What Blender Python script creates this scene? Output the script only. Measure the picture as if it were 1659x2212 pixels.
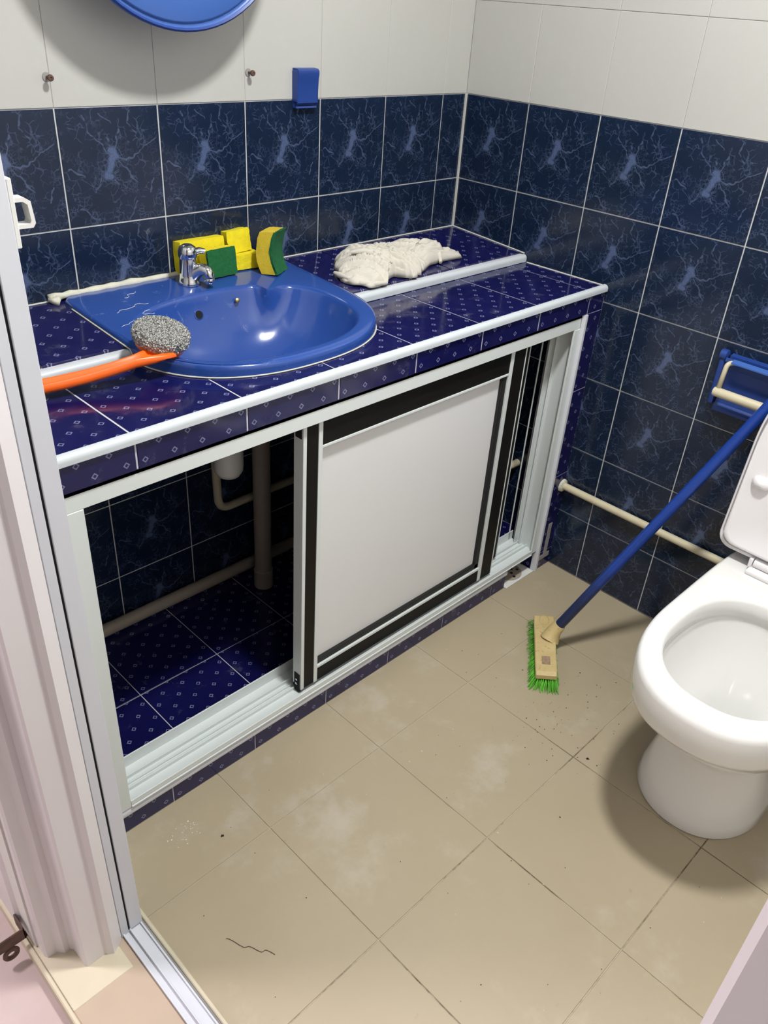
import bpy, bmesh, math, random
from mathutils import Vector, Matrix
random.seed(7)
scene = bpy.context.scene
for o in list(bpy.data.objects): bpy.data.objects.remove(o)
COL = scene.collection
PI = math.pi

# ------------------------------------------------------------------ camera, world, lamps, exposure
cd = bpy.data.cameras.new('camera'); cam = bpy.data.objects.new('camera', cd); COL.objects.link(cam)
cd.sensor_fit = 'HORIZONTAL'; cd.sensor_width = 36.0; cd.lens = 1754.25 * 36.0 / 1659.0
cd.clip_start = 0.01
Rr = ((0.70747, -0.70394, 0.06292), (-0.34219, -0.41908, -0.841), (0.61838, 0.57345, -0.53737))
M3 = Matrix(((Rr[0][0], -Rr[1][0], -Rr[2][0]), (Rr[0][1], -Rr[1][1], -Rr[2][1]), (Rr[0][2], -Rr[1][2], -Rr[2][2])))
cam.matrix_world = Matrix.Translation((-1.77703, -1.47260, 1.38094)) @ M3.to_4x4()
scene.camera = cam

world = bpy.data.worlds.new('world'); scene.world = world; world.use_nodes = True
world.node_tree.nodes['Background'].inputs[0].default_value = (0.92, 0.88, 0.93, 1)
world.node_tree.nodes['Background'].inputs[1].default_value = 0.12

LAMP = (-0.88, -1.10, 2.36)
def area(name, loc, power, size, color, rot=(0, 0, 0), parent=None):
    ld = bpy.data.lights.new(name, 'AREA'); ld.shape = 'DISK'; ld.size = size; ld.energy = power; ld.color = color
    lo = bpy.data.objects.new(name, ld); COL.objects.link(lo); lo.location = loc; lo.rotation_euler = rot
    if parent: lo.parent = parent
    return lo
area('bathroom_lamp_light', (LAMP[0], LAMP[1], LAMP[2] - 0.012), 31.0, 0.19, (0.985, 0.99, 0.975))
CLAMP = (-2.15, -.02)
area('corridor_lamp_light', (CLAMP[0], CLAMP[1], 2.325), 26.0, 0.26, (1.0, 0.90, 0.97))

vs = scene.view_settings
vs.view_transform = 'Standard'; vs.look = 'None'; vs.gamma = 1.0; vs.use_curve_mapping = False
vs.exposure = 0.27

# ------------------------------------------------------------------ node helpers
class NT:
    def __init__(s, name):
        s.m = bpy.data.materials.new(name); s.m.use_nodes = True
        s.t = s.m.node_tree; s.b = s.t.nodes['Principled BSDF']
    def n(s, typ, **kw):
        x = s.t.nodes.new(typ)
        for k, v in kw.items(): setattr(x, k, v)
        return x
    def l(s, a, b): s.t.links.new(a, b)
    def put(s, sock, v):
        if hasattr(v, 'is_output'): s.l(v, sock)
        elif isinstance(v, (tuple, list)):
            sock.default_value = tuple(v) + ((1.0,) if len(v) == 3 and len(sock.default_value) == 4 else ())
        else: sock.default_value = v
    def math(s, op, a, b=None, c=None, clamp=False):
        x = s.n('ShaderNodeMath', operation=op); x.use_clamp = clamp
        s.put(x.inputs[0], a)
        if b is not None: s.put(x.inputs[1], b)
        if c is not None: s.put(x.inputs[2], c)
        return x.outputs[0]
    def vmath(s, op, a, b=None):
        x = s.n('ShaderNodeVectorMath', operation=op); s.put(x.inputs[0], a)
        if b is not None: s.put(x.inputs[1], b)
        return x.outputs[1] if op in ('LENGTH', 'DOT_PRODUCT', 'DISTANCE') else x.outputs[0]
    def obj(s): return s.n('ShaderNodeTexCoord').outputs['Object']
    def pos(s): return s.n('ShaderNodeNewGeometry').outputs['Position']
    def sep(s, v):
        x = s.n('ShaderNodeSeparateXYZ'); s.l(v, x.inputs[0]); return x.outputs
    def comb(s, x, y, z):
        c = s.n('ShaderNodeCombineXYZ')
        s.put(c.inputs[0], x); s.put(c.inputs[1], y); s.put(c.inputs[2], z); return c.outputs[0]
    def noise(s, v, scale, detail=3, rough=.55, dist=0.0):
        x = s.n('ShaderNodeTexNoise'); s.l(v, x.inputs['Vector'])
        x.inputs['Scale'].default_value = scale; x.inputs['Detail'].default_value = detail
        x.inputs['Roughness'].default_value = rough; x.inputs['Distortion'].default_value = dist
        return x
    def ramp(s, f, a, b):    # smooth 0..1 between a and b
        x = s.n('ShaderNodeMapRange', interpolation_type='SMOOTHSTEP'); s.put(x.inputs[0], f)
        x.inputs[1].default_value = a; x.inputs[2].default_value = b; return x.outputs[0]
    def mix(s, f, a, b):
        x = s.n('ShaderNodeMix', data_type='RGBA'); s.put(x.inputs[0], f); s.put(x.inputs[6], a); s.put(x.inputs[7], b)
        return x.outputs[2]
    def bump(s, h, strength=.2, dist=.002):
        x = s.n('ShaderNodeBump'); s.put(x.inputs['Height'], h)
        x.inputs['Strength'].default_value = strength; x.inputs['Distance'].default_value = dist
        s.l(x.outputs[0], s.b.inputs['Normal']); return x
    def col(s, c): s.put(s.b.inputs['Base Color'], c)
    def rough(s, r): s.put(s.b.inputs['Roughness'], r)

def simple(name, c, rough=.5, metal=0.0, var=0.08, scale=30, bump=0.0, bscale=200, coat=0.0, sub=0.0, spec=.5):
    t = NT(name); v = t.obj(); n = t.noise(v, scale, 4)
    dark = tuple(x * (1 - var) for x in c); lite = tuple(min(1, x * (1 + var)) for x in c)
    t.col(t.mix(n.outputs[0], dark, lite)); t.rough(rough); t.b.inputs['Metallic'].default_value = metal; t.b.inputs['Specular IOR Level'].default_value = spec
    if coat: t.b.inputs['Coat Weight'].default_value = coat; t.b.inputs['Coat Roughness'].default_value = .08
    if sub:
        t.b.inputs['Subsurface Weight'].default_value = sub; t.b.inputs['Subsurface Radius'].default_value = (.01, .01, .01)
    if bump:
        b = t.noise(v, bscale, 3); t.bump(b.outputs[0], bump, .001)
    return t.m

# ------------------------------------------------------------------ materials
def mat_marble():
    t = NT('dark_blue_veined_tile'); v = t.obj()
    uvn = t.vmath('SCALE', v); uvn.node.inputs['Scale'].default_value = 5.0      # 0..1 over one tile, x right, z up
    w = t.noise(uvn, 9.0, 2, .5)
    wob = t.vmath('SCALE', t.vmath('SUBTRACT', w.outputs['Color'], (.5, .5, .5))); wob.node.inputs['Scale'].default_value = .09
    p0 = t.vmath('ADD', uvn, wob)
    sx, sy, sz = t.sep(p0)
    p = t.comb(sx, sz, 0.0)
    # node group: distance to a segment
    g = bpy.data.node_groups.new('segment_distance', 'ShaderNodeTree')
    for nm in ('P', 'A', 'B'): g.interface.new_socket(nm, in_out='INPUT', socket_type='NodeSocketVector')
    g.interface.new_socket('D', in_out='OUTPUT', socket_type='NodeSocketFloat')
    gi = g.nodes.new('NodeGroupInput'); go = g.nodes.new('NodeGroupOutput')
    def vm(op, a, b=None):
        x = g.nodes.new('ShaderNodeVectorMath'); x.operation = op; g.links.new(a, x.inputs[0])
        if b is not None: g.links.new(b, x.inputs[1])
        return x
    def mm(op, a, b):
        x = g.nodes.new('ShaderNodeMath'); x.operation = op; g.links.new(a, x.inputs[0]); g.links.new(b, x.inputs[1]); return x
    pa = vm('SUBTRACT', gi.outputs[0], gi.outputs[1]); ba = vm('SUBTRACT', gi.outputs[2], gi.outputs[1])
    h = mm('DIVIDE', vm('DOT_PRODUCT', pa.outputs[0], ba.outputs[0]).outputs[1], vm('DOT_PRODUCT', ba.outputs[0], ba.outputs[0]).outputs[1])
    h.use_clamp = True
    sc = g.nodes.new('ShaderNodeVectorMath'); sc.operation = 'SCALE'
    g.links.new(ba.outputs[0], sc.inputs[0]); g.links.new(h.outputs[0], sc.inputs['Scale'])
    ln = vm('LENGTH', vm('SUBTRACT', pa.outputs[0], sc.outputs[0]).outputs[0])
    g.links.new(ln.outputs[1], go.inputs[0])
    def seg(a, b):
        x = t.n('ShaderNodeGroup'); x.node_tree = g; t.l(p, x.inputs[0])
        x.inputs[1].default_value = (a[0], 1 - a[1], 0); x.inputs[2].default_value = (b[0], 1 - b[1], 0)
        return x.outputs[0]
    lines = [((.48, .41), (.29, .20)), ((.29, .20), (.24, .06)), ((.51, .39), (.446, .243)), ((.53, .44), (.64, .455)),
             ((.64, .455), (.743, .41)), ((.743, .41), (.97, .25)), ((.55, .455), (.733, .66)), ((.51, .39), (.575, .19)),
             ((.709, .04), (.665, .15)), ((.665, .15), (.755, .225)), ((.36, .60), (.30, .70)), ((.50, .62), (.56, .72)),
             ((.05, .50), (.20, .55)), ((.12, .84), (.30, .95)), ((.70, .82), (.60, .98)), ((.90, .62), (.84, .76)), ((.40, .06), (.50, .13))]
    d = None
    for a, b in lines:
        s_ = seg(a, b); d = s_ if d is None else t.math('MINIMUM', d, s_)
    vein = t.math('SUBTRACT', 1.0, t.ramp(d, .002, .0095))
    brk = t.noise(uvn, 14, 2); vein = t.math('MULTIPLY', vein, t.ramp(brk.outputs[0], .34, .5))
    # central patch: thick segment fading out into net
    d1 = t.math('MINIMUM', seg((.50, .43), (.42, .57)), seg((.42, .58), (.47, .58)))
    d1 = t.math('MINIMUM', d1, seg((.53, .42), (.49, .36)))
    net = t.n('ShaderNodeTexVoronoi', feature='DISTANCE_TO_EDGE'); t.l(p0, net.inputs['Vector']); net.inputs['Scale'].default_value = 26
    netl = t.math('SUBTRACT', 1.0, t.ramp(net.outputs['Distance'], .02, .11))
    core = t.math('MULTIPLY', t.math('SUBTRACT', 1.0, t.ramp(d1, .014, .050)), t.ramp(net.outputs['Distance'], -.02, .05))
    halo = t.math('MULTIPLY', t.math('SUBTRACT', 1.0, t.ramp(d1, .05, .13)), netl)
    patch = t.math('MAXIMUM', core, t.math('MULTIPLY', halo, .6))
    # broken fine crackle everywhere
    vo = t.n('ShaderNodeTexVoronoi', feature='DISTANCE_TO_EDGE'); t.l(p0, vo.inputs['Vector']); vo.inputs['Scale'].default_value = 11
    c1 = t.math('SUBTRACT', 1.0, t.ramp(vo.outputs['Distance'], .012, .05))
    m1 = t.noise(uvn, 7, 3, .6); c1 = t.math('MULTIPLY', c1, t.ramp(m1.outputs[0], .47, .56))
    vo2 = t.n('ShaderNodeTexVoronoi', feature='DISTANCE_TO_EDGE'); t.l(p0, vo2.inputs['Vector']); vo2.inputs['Scale'].default_value = 22
    c2 = t.math('SUBTRACT', 1.0, t.ramp(vo2.outputs['Distance'], .02, .09))
    m2 = t.noise(t.vmath('ADD', uvn, (3.1, 1.7, 4.4)), 8, 2, .5); c2 = t.math('MULTIPLY', c2, t.ramp(m2.outputs[0], .50, .60))
    lo = t.math('SUBTRACT', 1.0, t.ramp(sz, .15, .65)); c2 = t.math('MULTIPLY', c2, t.math('MULTIPLY_ADD', lo, .6, .4))
    allv = t.math('MAXIMUM', t.math('MAXIMUM', vein, patch), t.math('MAXIMUM', t.math('MULTIPLY', c1, .62), t.math('MULTIPLY', c2, .62)))
    cl = t.noise(uvn, 2.5, 3)
    base = t.mix(cl.outputs[0], (.004, .0092, .023), (.009, .020, .051))
    vc = t.mix(patch, (.055, .078, .145), (.075, .106, .205))
    t.col(t.mix(t.math('MULTIPLY', allv, .95), base, vc))
    sm = t.noise(t.pos(), 6, 3); t.rough(t.math('MULTIPLY_ADD', sm.outputs[0], .14, .10))
    return t.m
MARBLE = mat_marble()

def mat_diamond():
    t = NT('royal_blue_diamond_tile'); v = t.obj(); sx, sy, sz = t.sep(v)
    x = t.math('MULTIPLY', t.math('SUBTRACT', sx, .0135), 20.0); z = t.math('MULTIPLY', t.math('SUBTRACT', sz, .0135), 20.0)
    def fr(a): return t.math('ABSOLUTE', t.math('SUBTRACT', t.math('FRACT', t.math('ADD', a, 100.5)), .5))
    fa, fb = fr(t.math('ADD', x, z)), fr(t.math('SUBTRACT', x, z))
    m = t.math('MAXIMUM', fa, fb)
    ring = t.math('MULTIPLY', t.math('SUBTRACT', 1.0, t.ramp(m, .102, .122)), t.ramp(m, .055, .075))
    br = t.noise(v, 260, 2); ring = t.math('MULTIPLY', ring, t.ramp(br.outputs[0], .22, .42))
    cl = t.noise(t.pos(), 7, 4)
    base = t.mix(cl.outputs[0], (.004, .004, .042), (.009, .009, .085))
    # dust and soap scum
    du = t.noise(t.pos(), 17, 6, .7); dm = t.math('MULTIPLY', t.ramp(du.outputs[0], .58, .80), .12)
    base = t.mix(dm, base, (.45, .47, .55))
    t.col(t.mix(t.math('MULTIPLY', ring, .75), base, (.24, .25, .42)))
    t.rough(t.math('MULTIPLY_ADD', t.ramp(du.outputs[0], .45, .75), .3, .09))
    return t.m
DIAMOND = mat_diamond()

def mat_floor():
    t = NT('beige_floor_tile'); v = t.pos()
    a = t.noise(v, 2.2, 5, .6); b = t.noise(v, 60, 4, .7); c = t.noise(t.vmath('ADD', v, (5, 3, 1)), 5.5, 5, .65)
    base = t.mix(a.outputs[0], (.345, .285, .190), (.445, .375, .262))
    base = t.mix(t.math('MULTIPLY', b.outputs[0], .22), base, (.36, .31, .22))
    base = t.mix(t.math('MULTIPLY', t.ramp(c.outputs[0], .55, .78), .42), base, (.55, .52, .46))      # dried dust
    d = t.noise(t.vmath('ADD', v, (9, 2, 0)), 26, 3, .6)
    base = t.mix(t.math('MULTIPLY', t.ramp(d.outputs[0], .70, .80), .35), base, (.22, .16, .09))      # stains
    t.col(base); t.rough(t.math('MULTIPLY_ADD', a.outputs[0], .2, .36)); t.bump(b.outputs[0], .12, .001)
    return t.m
FLOORT = mat_floor()

def mat_floor_joint():
    t = NT('floor_joint_dirt'); v = t.pos(); n = t.noise(v, 6, 4, .7); n2 = t.noise(v, 70, 3, .7)
    f = t.ramp(t.math('ADD', n.outputs[0], t.math('MULTIPLY', n2.outputs[0], .35)), .58, .86)
    py = t.sep(v)[1]; near = t.math('MULTIPLY_ADD', t.ramp(py, -1.02, -.72), -.85, 1.0); f = t.math('MULTIPLY', f, near)      # the joints by the door are the dirty ones
    t.col(t.mix(f, (.47, .42, .32), (.085, .062, .034))); t.rough(.85); return t.m
FJOINT = mat_floor_joint()

def mat_grout(name='pale_grout', a=(.40, .42, .44), b=(.62, .64, .65)):
    t = NT(name); n = t.noise(t.pos(), 30, 4, .7); t.col(t.mix(n.outputs[0], a, b)); t.rough(.8); t.bump(n.outputs[0], .2, .001); return t.m
GROUT = mat_grout()
WGROUT = mat_grout('white_grout', (.46, .46, .43), (.60, .60, .56))
CGROUT = mat_grout('counter_grout', (.40, .40, .46), (.64, .64, .68))

def mat_white_tile():
    t = NT('white_wall_tile'); n = t.noise(t.pos(), 3, 4); n2 = t.noise(t.pos(), 45, 4, .7)
    c = t.mix(n.outputs[0], (.435, .433, .403), (.49, .488, .458))
    c = t.mix(t.math('MULTIPLY', t.ramp(n2.outputs[0], .5, .75), .12), c, (.55, .55, .58))
    t.col(c); t.rough(.32); return t.m
WTILE = mat_white_tile()
PLASTER = simple('white_plaster', (.70, .69, .66), .8, var=.04, scale=4, bump=.1)
ALU = simple('white_powder_coated_aluminium', (.66, .705, .70), .38, var=.04, scale=8)
ALU2 = simple('pale_grey_aluminium', (.60, .62, .67), .36, var=.04, scale=8)
PVC = simple('white_pvc_trim', (.53, .57, .60), .35, var=.05, scale=20)
BLACK = simple('black_wood_grain_laminate', (.006, .0054, .0046), .5, var=.25, scale=25, spec=.22)
GASKET = simple('dark_grey_gasket', (.014, .0145, .0145), .5, spec=.3)
PANEL = simple('white_laminate_panel', (.72, .725, .735), .4, var=.015, scale=3)
def mat_blue_ceramic():
    t = NT('cobalt_blue_ceramic'); v = t.pos(); a = t.noise(v, 6, 4); b = t.noise(v, 38, 5, .7, 1.2); c = t.noise(t.vmath('ADD', v, (2, 5, 1)), 9, 2)
    base = t.mix(a.outputs[0], (.018, .059, .262), (.023, .074, .315))
    sm = t.math('MULTIPLY', t.ramp(b.outputs[0], .58, .76), t.ramp(c.outputs[0], .45, .62))
    t.col(t.mix(t.math('MULTIPLY', sm, .30), base, (.40, .46, .58))); t.rough(t.math('MULTIPLY_ADD', sm, .35, .17))
    t.b.inputs['Coat Weight'].default_value = .3; t.b.inputs['Coat Roughness'].default_value = .1; return t.m
BLUEC = mat_blue_ceramic()
BLUEP = simple('blue_plastic', (.015, .048, .230), .34, var=.08, scale=12)
BLUEP2 = simple('pale_blue_plastic', (.050, .125, .40), .30, var=.06, scale=12)
WHITEC = simple('white_vitreous_china', (.76, .755, .735), .12, var=.02, scale=5, coat=.4)
SEATP = simple('white_seat_plastic', (.76, .74, .75), .28, var=.02, scale=5)
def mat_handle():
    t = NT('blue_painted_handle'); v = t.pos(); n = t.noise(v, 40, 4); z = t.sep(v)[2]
    f = t.ramp(t.math('ADD', z, t.math('MULTIPLY', n.outputs[0], .10)), .20, .36)             # dark navy at the foot of the handle, blending to blue higher up
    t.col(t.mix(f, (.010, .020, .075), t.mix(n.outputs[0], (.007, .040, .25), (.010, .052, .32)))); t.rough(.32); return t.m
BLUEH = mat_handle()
CREAM = simple('cream_pvc_pipe', (.60, .54, .38), .45, var=.12, scale=30)
GREYP = simple('grey_beige_drain_pipe', (.34, .29, .24), .6, var=.12, scale=18)
WHITEP = simple('white_plastic', (.70, .70, .68), .35, var=.04)
CHROME = simple('chrome', (.62, .64, .68), .09, 1.0, var=.06)
YSPONGE = simple('yellow_sponge_foam', (.72, .60, .010), .9, var=.16, scale=90, bump=.7, bscale=420)
YSPONGE2 = simple('mustard_sponge_foam', (.60, .44, .025), .9, var=.16, scale=90, bump=.7, bscale=420)
GSPONGE = simple('green_scouring_pad', (.004, .105, .028), .95, var=.5, scale=160, bump=1.0, bscale=600)
ORANGE = simple('orange_plastic', (.90, .13, .008), .35, var=.06)
def mat_steel_wool():
    t = NT('crimped_steel_wool'); v = t.obj()
    w = t.n('ShaderNodeTexVoronoi'); t.l(v, w.inputs['Vector']); w.inputs['Scale'].default_value = 330
    t.col(t.mix(t.ramp(w.outputs['Distance'], .2, .7), (.66, .66, .63), (.27, .27, .26)))
    t.b.inputs['Metallic'].default_value = .5; t.rough(.38); t.bump(w.outputs['Distance'], 1.0, .004); return t.m
WOOL = mat_steel_wool()
CLOTH = simple('off_white_cotton', (.56, .53, .465), .95, var=.06, scale=25, bump=.25, bscale=900)
def mat_brushblock():
    t = NT('tan_plastic_brush_block'); v = t.obj(); n = t.noise(v, 35, 4, .6); n2 = t.noise(v, 120, 3)
    c = t.mix(n.outputs[0], (.44, .33, .14), (.62, .49, .24)); c = t.mix(t.math('MULTIPLY', t.ramp(n2.outputs[0], .58, .72), .5), c, (.25, .17, .06))
    t.col(c); t.rough(.55); return t.m
TAN = mat_brushblock()
GREENB = simple('green_bristle', (.12, .52, .035), .6, var=.3, scale=120)
BROWN = simple('brown_rusty_steel', (.12, .070, .055), .75, .2, var=.5, scale=90, bump=.5)
CAULK = simple('dirty_white_sealant', (.58, .57, .47), .7, var=.22, scale=60, bump=.8, bscale=90)
PINKPAINT = simple('white_gloss_paint', (.72, .69, .705), .38, var=.04, scale=7, bump=.06, bscale=30)
def mat_pinkfloor():
    t = NT('pink_corridor_floor'); n = t.noise(t.pos(), 7, 5, .65); n2 = t.noise(t.pos(), 40, 3)
    c = t.mix(n.outputs[0], (.42, .32, .305), (.56, .46, .445)); t.col(t.mix(t.math('MULTIPLY', n2.outputs[0], .25), c, (.40, .34, .32))); t.rough(.55); return t.m
PINKF = mat_pinkfloor()
THRESH = simple('tan_threshold_tile', (.46, .36, .27), .45, var=.08, scale=10)
CREAMG = simple('cream_sill_strip', (.58, .52, .39), .6, var=.10, scale=20)
CEMENT = simple('grey_cement', (.28, .27, .26), .9, var=.2, scale=20, bump=.5)
DARKHOLE = simple('black_void', (.004, .004, .004), .9)
WATER = NT('bowl_water'); WATER.col((.85, .88, .84)); WATER.rough(.03); WATER.b.inputs['Transmission Weight'].default_value = .85; WATER.b.inputs['IOR'].default_value = 1.33; WATER = WATER.m
GLASS = NT('mirror_glass'); GLASS.col((.85, .87, .88)); GLASS.rough(.02); GLASS.b.inputs['Metallic'].default_value = 1.0; GLASS = GLASS.m
LAMPM = NT('lamp_diffuser'); LAMPM.col((.9, .9, .88)); LAMPM.b.inputs['Emission Color'].default_value = (1, .97, .9, 1); LAMPM.b.inputs['Emission Strength'].default_value = 6.0; LAMPM = LAMPM.m
BRASS = simple('dull_brass', (.45, .36, .18), .35, .9, var=.2)
SPECK = simple('dark_grit', (.025, .018, .012), .9, var=.4)
PALESP = simple('pale_chip', (.75, .72, .66), .8)

# ------------------------------------------------------------------ mesh helpers
def mesh(name, verts, faces, mat, smooth=False):
    me = bpy.data.meshes.new(name); me.from_pydata([tuple(v) for v in verts], [], faces); me.update()
    if mat: me.materials.append(mat)
    if smooth:
        for p in me.polygons: p.use_smooth = True
    return me
def link(name, me, parent=None, loc=None, rot=None):
    o = bpy.data.objects.new(name, me); COL.objects.link(o)
    if parent is not None: o.parent = parent
    if loc is not None: o.location = loc
    if rot is not None: o.rotation_euler = rot
    return o
def from_bm(name, bm, mat, parent=None, smooth=False, loc=None, rot=None, angle=None):
    bmesh.ops.recalc_face_normals(bm, faces=bm.faces[:])
    me = bpy.data.meshes.new(name); bm.to_mesh(me); bm.free()
    for m_ in (mat if isinstance(mat, (list, tuple)) else [mat]): me.materials.append(m_)
    if smooth or angle:
        for p in me.polygons: p.use_smooth = True
        if angle:
            try: me.set_sharp_from_angle(angle=math.radians(angle))
            except Exception: pass
    return link(name, me, parent, loc, rot)
def addbox(bm, lo, hi, bev=0.0, seg=1):
    vs_ = [bm.verts.new((x, y, z)) for x in (lo[0], hi[0]) for y in (lo[1], hi[1]) for z in (lo[2], hi[2])]
    fs = [(0, 1, 3, 2), (4, 6, 7, 5), (0, 4, 5, 1), (2, 3, 7, 6), (0, 2, 6, 4), (1, 5, 7, 3)]
    f = [bm.faces.new([vs_[i] for i in q]) for q in fs]
    bmesh.ops.recalc_face_normals(bm, faces=f)
    if bev > 0:
        ed = list({e for q in f for e in q.edges})
        bmesh.ops.bevel(bm, geom=ed, offset=bev, segments=seg, affect='EDGES', profile=.5)
def box(name, lo, hi, mat, parent=None, bev=0.0, seg=1, smooth=False):
    bm = bmesh.new(); addbox(bm, lo, hi, bev, seg)
    return from_bm(name, bm, mat, parent, angle=35 if (smooth or seg > 1) else None)
def boxes(name, lst, mat, parent=None, bev=0.0):
    bm = bmesh.new()
    for lo, hi in lst: addbox(bm, lo, hi, bev)
    return from_bm(name, bm, mat, parent)
def loft(bm, rings, close=True, cap0=True, cap1=True):
    R_ = [[bm.verts.new(p) for p in r] for r in rings]
    n = len(R_[0])
    for a, b in zip(R_[:-1], R_[1:]):
        for i in range(n if close else n - 1):
            j = (i + 1) % n
            try: bm.faces.new((a[i], a[j], b[j], b[i]))
            except ValueError: pass
    if cap0: bm.faces.new(R_[0][::-1])
    if cap1: bm.faces.new(R_[-1])
    return R_
def frame_for(t):
    t = t.normalized(); u = Vector((0, 0, 1)).cross(t)
    if u.length < 1e-4: u = Vector((1, 0, 0))
    u.normalize(); return u, t.cross(u)
def addtube(bm, pts, rad, n=12, caps=True):
    pts = [Vector(p) for p in pts]; rings = []; prev = None
    for i, p in enumerate(pts):
        t = (pts[min(i + 1, len(pts) - 1)] - pts[max(i - 1, 0)]).normalized()
        if prev is None: u, v = frame_for(t)
        else:
            u = prev - t * prev.dot(t); u.normalize(); v = t.cross(u)
        prev = u
        r = rad[i] if isinstance(rad, (list, tuple)) else rad
        rings.append([p + (u * math.cos(2 * PI * k / n) + v * math.sin(2 * PI * k / n)) * r for k in range(n)])
    loft(bm, rings, True, caps, caps)
def tube(name, pts, rad, mat, parent=None, n=12, loc=None):
    bm = bmesh.new(); addtube(bm, pts, rad, n); return from_bm(name, bm, mat, parent, angle=50, loc=loc)
def arc_pts(a, b, c, r, k=6):
    """polyline a-b-c with corner b rounded by radius r"""
    a, b, c = Vector(a), Vector(b), Vector(c); u = (a - b).normalized(); w = (c - b).normalized()
    p, q = b + u * r, b + w * r
    return [p * (1 - s) ** 2 + b * 2 * s * (1 - s) + q * s * s for s in [i / k for i in range(k + 1)]]
def addlathe(bm, prof, n=24, M=None, cap0=True, cap1=True):
    rings = [[Vector((r * math.cos(2 * PI * k / n), r * math.sin(2 * PI * k / n), z)) for k in range(n)] for r, z in prof]
    if M is not None: rings = [[M @ p for p in r] for r in rings]
    loft(bm, rings, True, cap0, cap1)
def addprism(bm, prof, a, b, axis):
    """extrude a closed 2-D profile; axis 'x': prof=(y,z); 'y': prof=(x,z); 'z': prof=(x,y)"""
    def P(u, v, s): return {'x': (s, u, v), 'y': (u, s, v), 'z': (u, v, s)}[axis]
    loft(bm, [[P(u, v, a) for u, v in prof], [P(u, v, b) for u, v in prof]])
def prism(name, prof, a, b, axis, mat, parent=None, angle=None):
    bm = bmesh.new(); addprism(bm, prof, a, b, axis); return from_bm(name, bm, mat, parent, angle=angle)
def tag(o, label, cat, group=None):
    o['label'] = label; o['category'] = cat
    if group: o['group'] = group
    return o
def struct(o, label=None):
    o['kind'] = 'structure'
    if label: o['label'] = label
    return o
def thing(name, label, cat, loc=(0, 0, 0), rotz=0, group=None):
    o = bpy.data.objects.new(name, None); COL.objects.link(o); o.location = loc; o.rotation_euler = (0, 0, rotz)
    o.empty_display_size = .05
    return tag(o, label, cat, group)
def inset(poly, d):
    """move a CCW/CW polygon inwards about its centroid by a ratio"""
    cx = sum(p[0] for p in poly) / len(poly); cy = sum(p[1] for p in poly) / len(poly)
    return [(cx + (p[0] - cx) * d, cy + (p[1] - cy) * d) for p in poly]

# tiles: local x right, z up, front face at y=0 facing -y ; shared meshes
TILES = {}
def tile_mesh(mat, x0, x1, z0, z1, t=.006, bev=.0009):
    k = (mat.name, round(x0, 4), round(x1, 4), round(z0, 4), round(z1, 4), t)
    if k not in TILES:
        b = bev
        V = [(x0, t, z0), (x1, t, z0), (x1, t, z1), (x0, t, z1), (x0, b, z0), (x1, b, z0), (x1, b, z1), (x0, b, z1),
             (x0 + b, 0, z0 + b), (x1 - b, 0, z0 + b), (x1 - b, 0, z1 - b), (x0 + b, 0, z1 - b)]
        F = [(3, 2, 1, 0)] + [(i, (i + 1) % 4, (i + 1) % 4 + 4, i + 4) for i in range(4)] + [(i + 4, (i + 1) % 4 + 4, (i + 1) % 4 + 8, i + 8) for i in range(4)] + [(8, 9, 10, 11)]
        me = mesh('tile', V, F, mat)
        bm = bmesh.new(); bm.from_mesh(me); bmesh.ops.recalc_face_normals(bm, faces=bm.faces[:]); bm.to_mesh(me); bm.free()
        TILES[k] = me
    return TILES[k]
ROT = {'back': (0, 0, 0), 'right': (0, 0, -PI / 2), 'left': (0, 0, PI / 2), 'top': (-PI / 2, 0, 0)}
def place(me, origin, side, parent, name='tile', jit=.0004):
    o = link(name, me, parent, Vector(origin), ROT[side])
    if jit:
        n = {'back': (0, 1, 0), 'right': (1, 0, 0), 'left': (-1, 0, 0), 'top': (0, 0, -1)}[side]
        o.location += Vector(n) * random.random() * jit
    return o

# ------------------------------------------------------------------ the room shell
XL, YF, ZC = -1.45, -1.78, 2.40           # left wall inner face, front wall, ceiling
ZT = 1.1815                               # top of the dark tiles
g = .0015                                 # half joint
floor = struct(box('floor', (XL, YF, -.10), (0.0, 0.0, -.0022), FJOINT), 'beige tiled bathroom floor')
wall_back = struct(box('wall_back', (-1.60, .0022, -.10), (.12, .12, ZC), GROUT))
wall_right = struct(box('wall_right', (.0022, YF - .1, -.10), (.12, .0022, ZC), GROUT))
wall_left = struct(boxes('wall_left', [((-1.600, -.600, -.10), (XL, .0022, ZC)), ((-1.600, YF - .1, -.10), (XL, -1.53, ZC)), ((-1.600, -1.53, 2.05), (XL, -.600, ZC))], PLASTER))
wall_front = struct(box('wall_front', (-1.60, YF - .1, -.10), (.0022, YF, ZC), PLASTER))
ceiling = struct(box('ceiling', (-3.2, -3.0, ZC), (.12, .6, ZC + .06), PLASTER))
corridor_floor = struct(box('floor_corridor', (-3.2, -3.0, -.10), (-1.6005, .6, -.012), PINKF), 'worn pink corridor floor outside the bathroom door')
wall_corridor = struct(boxes('wall_corridor', [((-3.2, .5, -.1), (-1.6, .6, ZC)), ((-3.26, -3.0, -.1), (-3.2, .6, ZC)), ((-3.2, -3.06, -.1), (-1.6, -3.0, ZC))], PLASTER))

rows = [(ZT - .2 * (k + 1), ZT - .2 * k) for k in range(6)]
rows[-1] = (0.0, ZT - 1.0)
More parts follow.
